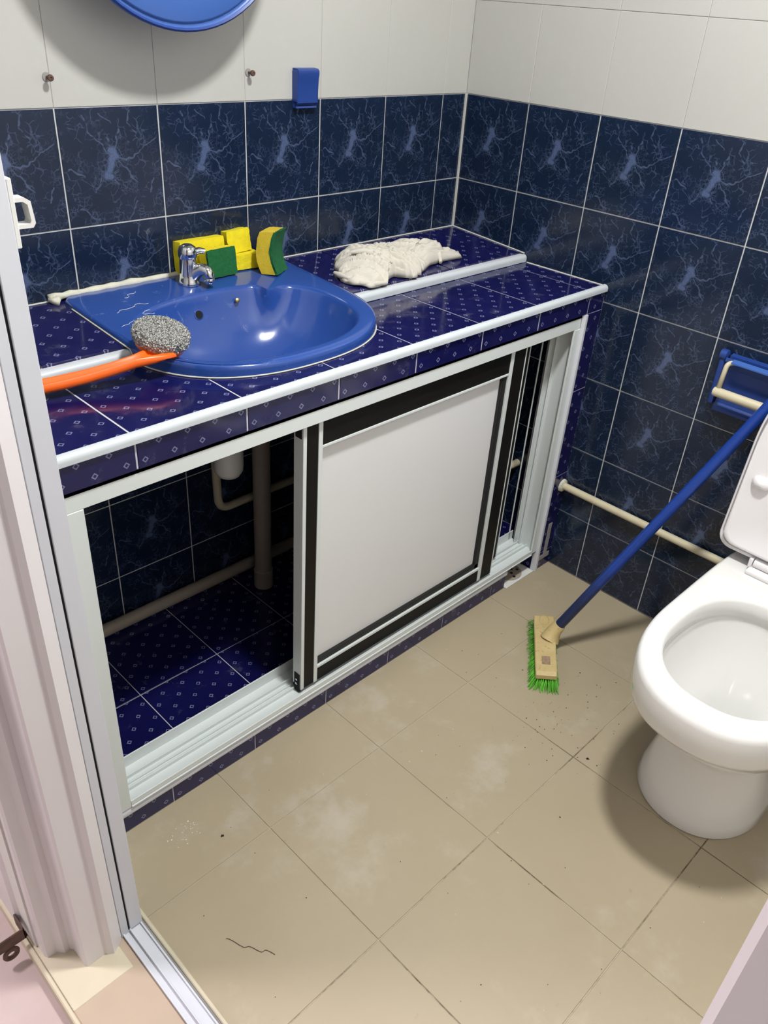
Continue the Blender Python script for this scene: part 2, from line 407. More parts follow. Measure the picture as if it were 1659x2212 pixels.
# back wall
xl = [0.0, -.0864] + [-.0864 - .2 * k for k in range(1, 8)]
for i in range(len(xl) - 1):
    r, l = xl[i], max(xl[i + 1], -1.45)
    if l >= r: continue
    for k, (z0, z1) in enumerate(rows):
        ox = xl[i] - .2 if i > 0 else -.0864
        me = tile_mesh(MARBLE, l - ox + g, r - ox - g, (0 if k < 5 else .2 - (z1 - z0)) + g, .2 - g)
        place(me, (ox, 0, z1 - .2), 'back', wall_back)
    for k in range(6):
        z0 = ZT + .2 * k; ox = xl[i] - .2 if i > 0 else -.0864
        me = tile_mesh(WTILE, l - ox + .0002, r - ox - .0002, .0003, min(.2, ZC - z0) - .0003)
        place(me, (ox, 0, z0), 'back', wall_back)
# right wall
yl = [0.0] + [-.1958 - .2 * k for k in range(0, 8)]
for i in range(len(yl) - 1):
    a, b = yl[i], yl[i + 1]                  # local x from a (left) to b (right)
    oy = a if i > 0 else -.1958 + .2
    for k, (z0, z1) in enumerate(rows):
        me = tile_mesh(MARBLE, oy - a + g, oy - b - g, (0 if k < 5 else .2 - (z1 - z0)) + g, .2 - g)
        place(me, (0, oy, z1 - .2), 'right', wall_right)
    for k in range(6):
        z0 = ZT + .2 * k
        me = tile_mesh(WTILE, oy - a + .0002, oy - b - .0002, .0003, min(.2, ZC - z0) - .0003)
        place(me, (0, oy, z0), 'right', wall_right)
# white corner joint of the two tiled walls and the joint under the white tiles
struct(box('trim_1', (-.0045, -.0045, .86), (.002, .002, ZT), WGROUT))
# floor tiles 30 x 30
fx = [0.0, -.267, -.567, -.867, -1.167, XL]; fy = [-.44, -.667, -.969, -1.271, -1.573, YF]
for i in range(5):
    for j in range(5):
        me = tile_mesh(FLOORT, .0010, fx[i] - fx[i + 1] - .0010, .0010, fy[j] - fy[j + 1] - .0010, .008, .0007)
        place(me, (fx[i + 1], fy[j + 1], 0), 'top', floor, jit=.0006)

# ------------------------------------------------------------------ doorway: jamb, mouldings, threshold
jamb = struct(boxes('trim_2', [((-1.4728, -.676, .022), (-1.450, -.585, 2.05)), ((-1.4895, -.677, .012), (-1.4765, -.585, 2.05)), ((-1.493, -.6695, .012), (-1.450, -.585, 2.05))], ALU2, bev=.0008), 'white aluminium door frame upright')
box('rubber_seal', (-1.4765, -.6735, .022), (-1.4728, -.668, 2.05), DARKHOLE, jamb)
box('rubber_seal', (-1.4915, -.6745, .022), (-1.4895, -.668, 2.05), DARKHOLE, jamb)
prof = [(-1.4915, -.585), (-1.4915, -.680), (-1.512, -.692), (-1.520, -.687), (-1.523, -.683), (-1.554, -.683), (-1.557, -.678), (-1.557, -.642),
        (-1.561, -.637), (-1.570, -.637), (-1.575, -.632), (-1.579, -.627), (-1.594, -.626), (-1.597, -.620), (-1.597, -.56), (-1.606, -.548), (-1.606, -.40), (-1.600, -.40), (-1.57, -.585)]
moulding_ = struct(prism('trim_3', prof, .0185, 2.08, 'z', PINKPAINT), 'white painted stepped wooden door moulding')
for o_ in (jamb, moulding_): o_.rotation_euler = (-.0215, 0, 0); o_.location = (0, -.004, -.0144)      # the old frame leans a little
# opposite side of the doorway, close to the camera
struct(boxes('trim_4', [((-1.606, -1.53, .0), (-1.565, -1.4635, 2.08)), ((-1.565, -1.53, .0), (-1.450, -1.475, 2.08))], PINKPAINT, bev=.003), 'white painted door upright nearest the viewer')
sill = struct(box('trim_5', (-1.603, -1.53, -.05), (-1.487, -.570, .018), THRESH, bev=.001), 'tan tiled door threshold')
boxes('edge_strip', [((-1.611, -1.53, -.05), (-1.603, -.40, .0180))], CREAMG, sill, bev=.002)
boxes('cement_patch', [((-1.603, -.735, .0), (-1.50, -.572, .0192))], CREAMG, sill, bev=.001)
boxes('metal_track', [((-1.487, -1.53, .0), (-1.452, -.672, .020)), ((-1.487, -1.53, .02), (-1.4845, -.68, .0245)), ((-1.4745, -1.53, .02), (-1.4725, -.68, .0275)), ((-1.4545, -1.53, .02), (-1.452, -.68, .0245))], ALU2, sill)
boxes('inner_strip', [((-1.443, -1.53, -.002), (-1.436, -.60, .006))], CREAMG, sill, bev=.0015)
boxes('drop_step', [((-1.452, -1.53, -.02), (-1.443, -.655, .002))], CEMENT, sill)

# ------------------------------------------------------------------ vanity counter (tiled masonry)
YA = -.500                                    # apron front face
ZL = .8205                                    # lower ledge top
cnt = thing('vanity_counter', 'built-in counter covered with royal blue diamond-print tiles and white edge strips', 'counter', (0, 0, 0))
# basin outline (plan), used for the cut-out too
BC = (-.885, -.27)
def basin_outline(n=96, grow=0.0):
    pts = []
    cx, a, yb = -.8725, .2575 + grow, -.004 - grow * 0 
    for i in range(n):
        t = 2 * PI * i / n; dx, dy = math.cos(t), math.sin(t)
        lo, hi = 0.0, .7
        for _ in range(40):
            m_ = (lo + hi) / 2; x, y = BC[0] + dx * m_, BC[1] + dy * m_
            if y > -.235:
                inside = abs(x - cx) < a and y < yb + grow
                r = .022   # rounded back corners
                if inside and y > yb - r and abs(x - cx) > a - r:
                    inside = (abs(x - cx) - a + r) ** 2 + (y - yb + r) ** 2 < r * r
            else: inside = (abs((x - cx) / a)) ** 2.35 + (abs((y + .235) / (.217 + grow))) ** 2.35 < 1
            if inside: lo = m_
            else: hi = m_
        pts.append((BC[0] + dx * lo, BC[1] + dy * lo))
    return pts
OUT = basin_outline()
hole = [(BC[0] + (x - BC[0]) * .955, BC[1] + (y - BC[1]) * .955) for x, y in OUT]
bmc = bmesh.new(); loft(bmc, [[(x, y, .70) for x, y in hole], [(x, y, .95) for x, y in hole]])
cutter = from_bm('cutter', bmc, DARKHOLE)
def cut(o):
    m_ = o.modifiers.new('cut', 'BOOLEAN'); m_.object = cutter; m_.operation = 'DIFFERENCE'; m_.solver = 'EXACT'
    return o
cuts = []
# body under the tiles
cuts.append(cut(boxes('slab', [((XL, YA + .0013, .765), (0, -.250, ZL - .0013))], CGROUT, cnt)))
cuts.append(cut(boxes('back_slab', [((XL, -.2495, .765), (0, .0, .8370))], CGROUT, cnt)))
box('plinth', (XL, -.41, 0.0), (0, .0, .0532), CGROUT, cnt)
box('kerb_core', (XL, -.4917, 0.0), (-.205, -.41, .0485), CGROUT, cnt)
box('end_pier', (-.071, YA + .0013, 0.0), (0, -.41, .7645), CGROUT, cnt)
box('left_pier', (XL, -.495, .0), (-1.402, -.40, .7645), CGROUT, cnt)
SH = math.atan2(.8575 - .8405, .248)           # gentle fall of the back shelf
jx = [0.0] + [-.0655 - .2006 * k for k in range(0, 7)] + [XL]
for i in range(len(jx) - 1):
    r, l = jx[i], jx[i + 1]; w = r - l
    off = 0 if i else .2 - w
    # ledge
    me = tile_mesh(DIAMOND, off + g * .95, off + w - g * .95, .012, .248, .006)
    o = place(me, (l - off, -.500, ZL), 'top', cnt)
    if -1.2 < (l + r) / 2 < -.55 or (l < -1.14 < r): o.data = o.data.copy(); cuts.append(cut(o))
    # apron
    if l > -1.449 or True:
        me = tile_mesh(DIAMOND, off + g * .95, off + w - g * .95, .0, .0475, .006)
        place(me, (l - off, YA, .7635), 'back', cnt)
sx_ = [0.0, -.0790, -.2790, -.4790, -.6790, -.8790, -1.0790, -1.2790, XL]
for i in range(len(sx_) - 1):
    r, l = sx_[i], sx_[i + 1]; w = r - l; off = 0 if i else .2 - w
    me = tile_mesh(DIAMOND, off + g * .95, off + w - g * .95, .012, .249, .006)
    o = place(me, (l - off, -.2495, .8405), 'top', cnt, jit=0)
    o.rotation_euler = (-PI / 2 + SH, 0, 0)
    if -1.15 < (l + r) / 2 < -.5 or l < -1.14 < r: o.data = o.data.copy(); cuts.append(cut(o))
# pier front tiles (25 cm high) and its side towards the drain
for z0, z1 in ((.5585, .7620), (.3070, .5565), (.0555, .3050), (.0, .0535)):
    me = tile_mesh(DIAMOND, .0, .0625, .0, z1 - z0, .006)
    place(me, (-.0635, YA, z0), 'back', cnt)
# kerb tiles under the sill
kx = [-.205, -.2660, -.4666, -.6672, -.8678, -1.0684, -1.2690, XL]
for i in range(len(kx) - 1):
    r, l = kx[i], kx[i + 1]
    me = tile_mesh(DIAMOND, g * .6, r - l - g * .6, .0, .0440, .006); place(me, (l, -.493, 0.001), 'back', cnt)
me = tile_mesh(DIAMOND, 0, .078, 0, .044, .006); place(me, (-.2050, -.490, .001), 'left', cnt)
me = tile_mesh(DIAMOND, 0, .086, 0, .0535, .006); place(me, (-.0735, -.412, .0), 'right', cnt)
# inside floor of the cabinet
ix = [0.0, -.191, -.391, -.591, -.791, -.991, -1.191, -1.391, XL]
for i in range(len(ix) - 1):
    r, l = ix[i], ix[i + 1]
    for y0, y1 in ((-.245, 0.0), (-.41, -.245)):
        me = tile_mesh(DIAMOND, g * .6, r - l - g * .6, g * .6, y1 - y0 - g * .6, .006); place(me, (l, y0, .0545), 'top', cnt)
# white quarter-round edge strips
def quarter(y0, z0, r, h=.006, n=7):
    return [(y0 + .004, z0), (y0, z0)] + [(y0 + r - r * math.cos(i / (n - 1) * PI / 2), z0 + h + r * math.sin(i / (n - 1) * PI / 2)) for i in range(n)] + [(y0 + r + .003, z0 + h + r), (y0 + r + .003, z0 + h - .004 + r)]
strip = prism('edge_strip', quarter(-.5055, .8095, .0090), XL, -.0015, 'x', PVC, cnt, angle=40)
for a_, b_ in ((XL, -1.1312), (-.6145, -.0015)): prism('shelf_edge_strip', quarter(-.2590, .8215, .0090, .0080), a_, b_, 'x', PVC, cnt, angle=40)
prism('kerb_edge_strip', [(-.492, .0455), (-.4955, .0465), (-.4965, .052), (-.4955, .059), (-.492, .064), (-.47, .065), (-.47, .0455)], XL, -.205, 'x', ALU2, cnt, angle=40)
prism('corner_strip', [(-.0765, YA + .012), (-.0765, YA - .001), (-.0745, YA - .0045), (-.070, YA - .0055), (-.0645, YA - .004), (-.0635, YA + .001), (-.0635, YA + .012)], .001, .7625, 'z', ALU2, cnt, angle=40)
for nm, a_, b_ in (('ledge_joint', (-.0022, -.498, ZL), (-.0022, -.262, ZL)), ('shelf_joint', (-.0022, -.250, .8412), (-.0022, -.002, .8582)), ('back_joint', (-.003, -.0022, .8582), (-.6145, -.0022, .8582)), ('back_joint', (-1.1312, -.0022, .8582), (-1.448, -.0022, .8582))):
    tube(nm, [a_, b_], .0019, WGROUT, cnt, 6)
# ragged cement at the foot of the pier
bm = bmesh.new()
addbox(bm, (-.043, YA - .0016, .040), (-.026, YA, .15), .0007); addbox(bm, (-.060, YA - .0018, .030), (-.012, YA, .046), .0007)
from_bm('cement_smear', bm, CEMENT, cnt)

# bake the basin cut-outs
bpy.context.view_layer.update(); dg = bpy.context.evaluated_depsgraph_get()
for o in cuts:
    me = bpy.data.meshes.new_from_object(o.evaluated_get(dg)); o.modifiers.clear(); o.data = me
bpy.data.objects.remove(cutter)

# ------------------------------------------------------------------ cabinet frame and sliding doors
FY, FB = -.4955, -.408                         # frame front / back
fr = thing('cabinet_frame', 'white aluminium frame with sliding tracks around the opening under the counter', 'cabinet frame', (-.73, FY, 0))
def F(name, lst, mat=ALU, bev=.0008):
    o = boxes(name, lst, mat, None, bev); o.parent = fr; o.matrix_parent_inverse = Matrix.Translation(fr.location).inverted(); return o
FX0, FX1 = -1.402, -.0770
F('top_rail', [((FX0, FY, .729), (FX1, FY + .004, .7625)), ((FX0, FY, .755), (FX1, FB, .7625)), ((FX0, -.4535, .735), (FX1, -.4505, .757)), ((FX0, FB - .003, .729), (FX1, FB, .757))])
F('stile', [((FX0, FY - .001, .0655), (-1.3585, FY + .004, .729)), ((FX0, FY, .066), (-1.399, FB, .7625)), ((FX0, FB - .003, .066), (-1.372, FB, .729)), ((FX0, -.4535, .066), (-1.378, -.4505, .729))])
F('stile', [((-.100, FY - .001, .066), (FX1, FY + .004, .729)), ((-.0800, FY, .066), (FX1, -.427, .7625)), ((-.092, -.4300, .072), (FX1, -.4270, .729)), ((-.088, -.4440, .072), (FX1, -.4420, .729)), ((-.096, FB - .003, .072), (-.092, FB, .757))])
F('sill_track', [((-1.3583, FY - .001, .0655), (FX1, FB, .0705)), ((-1.3583, FY - .001, .0655), (FX1 - .022, FY + .0025, .0815)), ((-1.3583, FB - .003, .066), (FX1, FB, .098)),
                 ((-1.3583, -.4655, .07), (FX1, -.4630, .0795)), ((-1.3583, -.4390, .07), (FX1, -.4365, .0795)), ((-1.3583, -.4520, .07), (FX1, -.4500, .0750)), ((-1.3583, FY - .0035, .0655), (FX1 - .022, FY, .0690))])
def sliding_door(name, label, x0, x1, yf, yb):
    d = thing(name, label, 'sliding door', ((x0 + x1) / 2, (yf + yb) / 2, .0715))
    inv = Matrix.Translation(d.location).inverted()
    def P(nm, lst, mat, bev=.0005):
        o = boxes(nm, lst, mat, None, bev); o.parent = d; o.matrix_parent_inverse = inv; return o
    zb, zt = .0815, .745
    w = .047
    P('outer_frame', [((x0, yf, zb), (x0 + .0085, yb, zt)), ((x1 - .003, yf, zb), (x1, yb, zt)), ((x0, yf + .003, zt - .01), (x1, yb, zt)), ((x0, yf + .003, zb), (x1, yb, zb + .008))], ALU)
    P('stile_strip', [((x0 + .0085, yf + .001, zb), (x0 + .0365, yb - .002, zt))], BLACK)
    P('stile_strip', [((x1 - .047, yf + .001, zb), (x1 - .003, yb - .002, zt))], BLACK)
    P('bead', [((x0 + .0365, yf - .0005, zb), (x0 + .0465, yb - .004, zt))], ALU)
    P('bead', [((x1 - .0590, yf - .0005, zb), (x1 - .047, yb - .004, zt))], ALU)
    xa, xb = x0 + .0465, x1 - .0590
    P('rail_strip', [((xa, yf + .001, .6740), (xb, yb - .004, zt))], BLACK)
    P('rail_strip', [((xa, yf + .001, zb), (xb, yb - .004, .1190))], BLACK)
    P('bead', [((xa, yf - .0005, .6690), (xb, yb - .004, .6740))], ALU)
    P('bead', [((xa, yf - .0005, .1190), (xb, yb - .004, .1260))], ALU)
    P('panel', [((xa, yf + .012, .120), (xb, yb - .006, .672))], PANEL)
    P('gasket', [((xb - .0155, yf + .004, .126), (xb, yf + .0125, .669))], GASKET)
    P('gasket', [((xa, yf + .004, .126), (xb, yf + .0125, .1400))], GASKET)
    for za, zc in ((.0735, .124), (.700, .745)):
        gd = P('end_guide', [((x0 - .002, yf + .004, za), (x0 + .004, yb - .006, zc))], DARKHOLE)
        for q in (0, 1):
            bm = bmesh.new(); addlathe(bm, [(.0034, 0), (.0034, .0012), (.002, .0020), (.0012, .0016)], 10, Matrix.Translation((x0 - .0018, (yf + yb) / 2 - .001, za + .022 + q * .012)) @ Matrix.Rotation(-PI / 2, 4, 'Y'))
            s = from_bm('screw', bm, CHROME, gd)
    P('roller', [((x0 + .05, -.466 if yf < -.47 else -.44, .0790), (x0 + .09, -.4625 if yf < -.47 else -.4360, .0830)), ((x1 - .09, -.466 if yf < -.47 else -.44, .0790), (x1 - .05, -.4625 if yf < -.47 else -.4360, .0830))], DARKHOLE)
    return d
sliding_door('sliding_door', 'front sliding cabinet door with white panel between black stiles', -.9375, -.2720, -.4855, -.4585)
sliding_door('sliding_door', 'rear sliding cabinet door seen as a black strip behind the front door', -.8640, -.2020, -.4490, -.4220)

# ------------------------------------------------------------------ wash basin
def zdeck(y): return .8665 + .058 * y
bs = thing('wash_basin', 'cobalt blue ceramic wash basin set into the blue counter', 'basin', (-.8725, -.2, .8205))
binv = Matrix.Translation(bs.location).inverted()
def B(o): o.parent = bs; o.matrix_parent_inverse = binv; return o
N = 96
def bowl_r(t):
    dx, dy = math.cos(t), math.sin(t)
    e = 2.35; b_ = .150 if dy > 0 else .158
    r = (abs(dx / .219) ** e + abs(dy / b_) ** e) ** (-1 / e)
    return r
def dip(t): return .030 * math.exp(-(((t - 0.70 + PI) % (2 * PI) - PI) / .10) ** 2)      # little soap ledge cut into the rim
rings = []
for s in (.04, .12, .25, .40, .55, .68, .79, .87, .93, .97, .99):
    r_ = []
    for i in range(N):
        t = 2 * PI * i / N; R0 = bowl_r(t); R1 = R0 if s > .85 else R0
        rr = R0 * s - dip(t) * max(0, (s - .78) / .22) ** 2
        x, y = BC[0] + math.cos(t) * rr, BC[1] + .004 + math.sin(t) * rr
        r_.append((x, y, zdeck(y) - .132 * (1 - s ** 3.2) ** .85 - .001))
    rings.append(r_)
for k, dz in ((1.012, -.0005), (1.035, .0)):
    rings.append([(BC[0] + math.cos(2 * PI * i / N) * (bowl_r(2 * PI * i / N) * k - dip(2 * PI * i / N)), BC[1] + .004 + math.sin(2 * PI * i / N) * (bowl_r(2 * PI * i / N) * k - dip(2 * PI * i / N)), 0) for i in range(N)])
    rings[-1] = [(x, y, zdeck(y) + dz) for x, y, _ in rings[-1]]
inn = rings[-1]
for f_ in (.35, .75): rings.append([((1 - f_) * p[0] + f_ * q[0] * 1.0, (1 - f_) * p[1] + f_ * q[1], zdeck((1 - f_) * p[1] + f_ * q[1]) + .0005) for p, q in zip(inn, OUT)])
def outring(k, dz): return [(BC[0] + (x - BC[0]) * k, BC[1] + (y - BC[1]) * k, zdeck(y) + dz) for x, y in OUT]
rings += [outring(.975, 0), outring(.990, -.001), outring(.998, -.0045), outring(1.0, -.010)]
rings.append([(x, y, (.8212 if y < -.262 else .8412 + (y + .25) * math.tan(SH)) ) for x, y in OUT])
rings.append([(BC[0] + (x - BC[0]) * .975, BC[1] + (y - BC[1]) * .975, (.8212 if y < -.262 else .8412 + (y + .25) * math.tan(SH))) for x, y in OUT])
for s in (.92, .7, .4, .15):
    rings.append([(BC[0] + (x - BC[0]) * s * .93, BC[1] + (y - BC[1]) * s * .93, .815 - .10 * (1 - s ** 3)) for x, y in OUT])
bm = bmesh.new(); loft(bm, rings); B(from_bm('bowl', bm, BLUEC, None, angle=60))
# overflow hole and chain stud on the back slope of the bowl, plug hole
def on_bowl(t, s):
    R0 = bowl_r(t) * s; x, y = BC[0] + math.cos(t) * R0, BC[1] + .004 + math.sin(t) * R0
    return Vector((x, y, zdeck(y) - .132 * (1 - s ** 3.2) ** .85 - .001))
def bowl_n(t, s):
    a = on_bowl(t + .02, s) - on_bowl(t - .02, s); b_ = on_bowl(t, s + .01) - on_bowl(t, s - .01)
    n = a.cross(b_).normalized(); return n if n.z > 0 else -n
def disc_at(name, t, s, prof, mat):
    p, n = on_bowl(t, s), bowl_n(t, s); M = Matrix.Translation(p) @ n.to_track_quat('Z', 'Y').to_matrix().to_4x4()
    bm = bmesh.new(); addlathe(bm, prof, 16, M); return B(from_bm(name, bm, mat, None, angle=40))
disc_at('overflow_hole', 1.735, .925, [(.0105, -.002), (.0105, .0012), (.0085, .0016), (.0080, -.001)], BLUEC)
disc_at('overflow_bore', 1.735, .925, [(.0082, -.003), (.0082, .0013)], DARKHOLE)
disc_at('chain_stud', 1.12, .955, [(.0030, -.002), (.0030, .006), (.0050, .0075), (.0050, .0100), (.0025, .0115)], BRASS)
bm = bmesh.new(); addlathe(bm, [(.021, -.001), (.021, .0028), (.016, .0030), (.014, .0005)], 24, Matrix.Translation((BC[0], BC[1] + .004, on_bowl(0, .05).z)))
B(from_bm('plug_hole', bm, CHROME, None, angle=40))
# sealant between basin and wall
bm = bmesh.new(); pts = []
for i in range(36):
    x = -1.150 + i * .0142
    pts.append((x, -.006, .8660 + random.uniform(-.0015, .0015)))
addtube(bm, pts, [.0078 * random.uniform(.7, 1.15) for _ in pts], 7)
addtube(bm, [(-1.134, -.006, .8640), (-1.142, -.020, .8615), (-1.152, -.008, .8645)], [.008, .009, .004], 7)
B(from_bm('sealant', bm, CAULK, None, smooth=True))
pts = [(x + (x - BC[0]) * .004, y + (y - BC[1]) * .004, (.8218 if y < -.262 else .8420 + (y + .25) * math.tan(SH))) for x, y in OUT if y < -.03]
k0 = max(range(len(pts)), key=lambda i: (Vector(pts[i]) - Vector(pts[i - 1])).length); pts = pts[k0:] + pts[:k0]
B(tube('edge_sealant', pts, .0013, CAULK, None, 6))

# ------------------------------------------------------------------ tap
tp = thing('basin_tap', 'short chrome pillar tap at the back of the blue basin', 'tap', (-.884, -.064, zdeck(-.064)))
bm = bmesh.new(); addlathe(bm, [(.0215, 0), (.0225, .003), (.0195, .009), (.0180, .020), (.0172, .040), (.0165, .052)], 24); from_bm('body', bm, CHROME, tp, angle=50)
bm = bmesh.new()
addtube(bm, [(.004, -.004, .016), (.012, -.016, .030), (.017, -.028, .0335), (.021, -.036, .0305), (.022, -.0385, .024), (.022, -.039, .016)], [.0155, .0135, .0118, .0112, .0105, .0098], 16); from_bm('spout', bm, CHROME, tp, angle=50)
bm = bmesh.new(); addlathe(bm, [(.0102, 0), (.0106, .001), (.0106, .009), (.0098, .0102)], 16, Matrix.Translation((.022, -.039, .0085))); from_bm('aerator', bm, CHROME, tp, angle=40)
bm = bmesh.new(); addlathe(bm, [(.0168, .052), (.0185, .056), (.0185, .066), (.016, .074), (.009, .0785), (.002, .0795)], 24)
addtube(bm, [(.010, -.004, .062), (.022, -.010, .066), (.030, -.016, .064)], [.008, .0065, .0055], 10)
from_bm('lever', bm, CHROME, tp, angle=50)

# ------------------------------------------------------------------ sponges
def sponge(name, label, loc, rot, size, mat, pad=None, bend=0.0, padside='-y'):
    """foam block size=(w,d,h); optional scouring pad on one long side"""
    s = thing(name, label, 'sponge', loc); s.rotation_euler = rot; s['group'] = 'kitchen sponges on the basin'
    w, d, h = size; rng = random.Random(label)
    def blk(nm, y0, y1, m_, rag):
        bm = bmesh.new(); nx, ny, nz = 9, 4, 7; R_ = []
        for k in range(nz + 1):
            z = h * k / nz; ring = []
            def P(x, y): return Vector((x, y, z))
            per = [(-w / 2 + w * i / nx, y0) for i in range(nx)] + [(w / 2, y0 + (y1 - y0) * i / ny) for i in range(ny)] + [(w / 2 - w * i / nx, y1) for i in range(nx)] + [(-w / 2, y1 - (y1 - y0) * i / ny) for i in range(ny)]
            for x, y in per:
                q = P(x, y) + Vector([rng.uniform(-1, 1) * rag for _ in range(3)])
                fz = z / h * 2 - 1
                q.y += bend * (1 - fz * fz) - bend * .5
                q.x *= 1 - .035 * (abs(fz) ** 4); ring.append(q)
            R_.append(ring)
        loft(bm, R_); bmesh.ops.bevel(bm, geom=[e for e in bm.edges if e.is_manifold and e.calc_face_angle(0) > 1.0], offset=.0015, segments=1, affect='EDGES')
        zmin = min(v.co.z for v in bm.verts)
        for v in bm.verts: v.co.z = max(v.co.z, 0)
        return from_bm(nm, bm, m_, s, angle=45)
    if pad:
        blk('foam', -d / 2 + .006, d / 2, mat, .0007); blk('scouring_pad', -d / 2, -d / 2 + .0065, GSPONGE, .0011)
    else: blk('foam', -d / 2, d / 2, mat, .0008)
    return s
zb = lambda y: zdeck(y) + .0012
sponge('sponge', 'long yellow sponge standing on edge against the tiles behind the tap', (-.822, -.0165, zb(-.017)), (-.10, 0, .03), (.110, .026, .066), YSPONGE)
sponge('sponge', 'sponge with dark green scouring face turned forward beside the tap', (-.8035, -.0555, zb(-.056)), (-.12, 0, .06), (.072, .028, .0550), YSPONGE, True)
sponge('sponge', 'yellow sponge propped against the tiles above the small flat yellow sponge', (-.729, -.0150, zb(-.015) + .027), (-.16, -.06, -.02), (.058, .028, .0460), YSPONGE)
sponge('sponge', 'small flat yellow sponge lying under the propped yellow sponge', (-.727, -.0345, zb(-.035)), (-.05, 0, -.10), (.070, .040, .0300), YSPONGE)
sponge('sponge', 'mustard sponge standing upright on the basin with green pad facing right', (-.6880, -.0840, zb(-.10)), (-.06, .05, .55), (.064, .036, .0860), YSPONGE2, True, bend=.010)

# ------------------------------------------------------------------ steel-wool scrubber with orange handle
sc_ = thing('pot_scrubber', 'orange plastic handle with a round steel-wool scouring ball lying across the basin rim', 'scrubber', (-1.30, -.31, .8225))
sinv = Matrix.Translation(sc_.location).inverted()
ball_c = Vector((-1.1020, -.3120, .8790)); nrm = Vector((.10, -.25, 1)).normalized()
Q = nrm.to_track_quat('Z', 'Y').to_matrix().to_4x4()
rng = random.Random(3)
bm = bmesh.new(); rings = []
nn = 96
for j in range(27):
    ph = PI * (j + .35) / 26.7; ring = []
    for k in range(nn):
        th = 2 * PI * k / nn + (j % 2) * PI / nn
        r_ = math.sin(ph) ** .62 * .0475; z = (abs(math.cos(ph)) ** .8) * (1 if ph < PI / 2 else -1) * .0185
        jt = 1 + rng.uniform(-.045, .045); dimple = -.007 * math.exp(-((r_ / .012) ** 2)) if z > 0 else 0
        p = Vector((r_ * math.cos(th) * jt, r_ * math.sin(th) * jt, z * jt + dimple + rng.uniform(-.0009, .0009)))
        ring.append(Matrix.Translation(ball_c) @ Q @ p)
    rings.append(ring)
loft(bm, rings); o = from_bm('steel_wool_ball', bm, WOOL, None); o.parent = sc_; o.matrix_parent_inverse = sinv
bm = bmesh.new()
for _ in range(46):                                       # loose curls
    th = rng.uniform(0, 2 * PI); r0 = rng.uniform(.012, .046); p = Vector((r0 * math.cos(th), r0 * math.sin(th), .017 * (1 - (r0 / .05) ** 4)))
    pts = []
    for q in range(7): pts.append(Matrix.Translation(ball_c) @ Q @ (p + Vector((math.cos(q * .9 + th) * .0042, math.sin(q * .9 + th) * .0042, .0012 * math.sin(q * 2.0) + .001))))
    addtube(bm, pts, .00055, 4)
o = from_bm('wool_curl', bm, WOOL, None); o['kind'] = 'stuff'; o.parent = sc_; o.matrix_parent_inverse = sinv
cupM = Matrix.Translation(ball_c) @ Q
bm = bmesh.new(); addlathe(bm, [(.008, -.030), (.030, -.0285), (.040, -.0215), (.0435, -.012), (.0415, -.0115), (.034, -.018), (.010, -.022)], 28, cupM)
o = from_bm('cup', bm, ORANGE, None, angle=50); o.parent = sc_; o.matrix_parent_inverse = sinv
hp = [Vector(p) for p in ((-1.118, -.333, .8600), (-1.146, -.343, .8600), (-1.172, -.340, .8570), (-1.205, -.333, .8510), (-1.245, -.323, .8450), (-1.285, -.313, .8410), (-1.318, -.305, .8390), (-1.342, -.299, .8385), (-1.352, -.297, .838))]
wd = [.032, .0185, .0120, .0125, .0140, .0150, .0155, .0125, .006]
bm = bmesh.new(); rings = []
for i, p in enumerate(hp):
    t = (hp[min(i + 1, len(hp) - 1)] - hp[max(i - 1, 0)]).normalized(); u, v = frame_for(t)
    ht = .0075 if 0 < i < 8 else .004
    prof_ = [(-1, -.3), (-.8, -.9), (0, -1), (.8, -.9), (1, -.3), (.98, .6), (.78, 1), (.55, .85), (.35, .15), (0, .05), (-.35, .15), (-.55, .85), (-.78, 1), (-.98, .6)]
    if v.z < 0: v = -v
    rings.append([p + u * a * wd[i] + v * b_ * ht for a, b_ in prof_])
loft(bm, rings); o = from_bm('handle', bm, ORANGE, None, angle=60); o.parent = sc_; o.matrix_parent_inverse = sinv
bm = bmesh.new()
for i in range(20):
    a = 2 * PI * i / 20; b2 = 2 * PI * (i + 1) / 20
addtube(bm, [Vector((-1.332, -.302, .8455)) + Vector((math.cos(2 * PI * i / 16) * .013, math.sin(2 * PI * i / 16) * .007, 0)) for i in range(17)], .0028, 8, False)
o = from_bm('hang_loop', bm, ORANGE, None, smooth=True); o.parent = sc_; o.matrix_parent_inverse = sinv

# ------------------------------------------------------------------ crumpled cloth
from mathutils import noise as mnoise
cl = thing('cleaning_cloth', 'crumpled off-white cotton cloth lying on the blue back shelf of the counter', 'cloth', (-.40, -.16, .8465))
cinv = Matrix.Translation(cl.location).inverted()
oc = [(-.181, -.180), (-.200, -.207), (-.262, -.203), (-.315, -.212), (-.360, -.232), (-.405, -.244), (-.436, -.247), (-.450, -.225), (-.480, -.232), (-.497, -.2480), (-.545, -.2400), (-.572, -.214),
      (-.577, -.180), (-.560, -.148), (-.540, -.118), (-.515, -.092), (-.470, -.070), (-.425, -.062), (-.375, -.062), (-.330, -.082), (-.290, -.112), (-.245, -.146), (-.205, -.160)]
CC = Vector((-.415, -.165))
def cloth_r(t):
    d = Vector((math.cos(t), math.sin(t))); best = .05
    for i in range(len(oc)):
        a, b_ = Vector(oc[i]) - CC, Vector(oc[(i + 1) % len(oc)]) - CC; e = b_ - a
        den = d.x * e.y - d.y * e.x
        if abs(den) < 1e-9: continue
        r_ = (a.x * e.y - a.y * e.x) / den; u = (a.x * d.y - a.y * d.x) / den
        if r_ > 0 and -1e-6 <= u <= 1 + 1e-6: best = r_
    return best
def shelf_z(y): return .8412 + (y + .25) * math.tan(SH)
bm = bmesh.new(); na, nr = 200, 56; rings = []
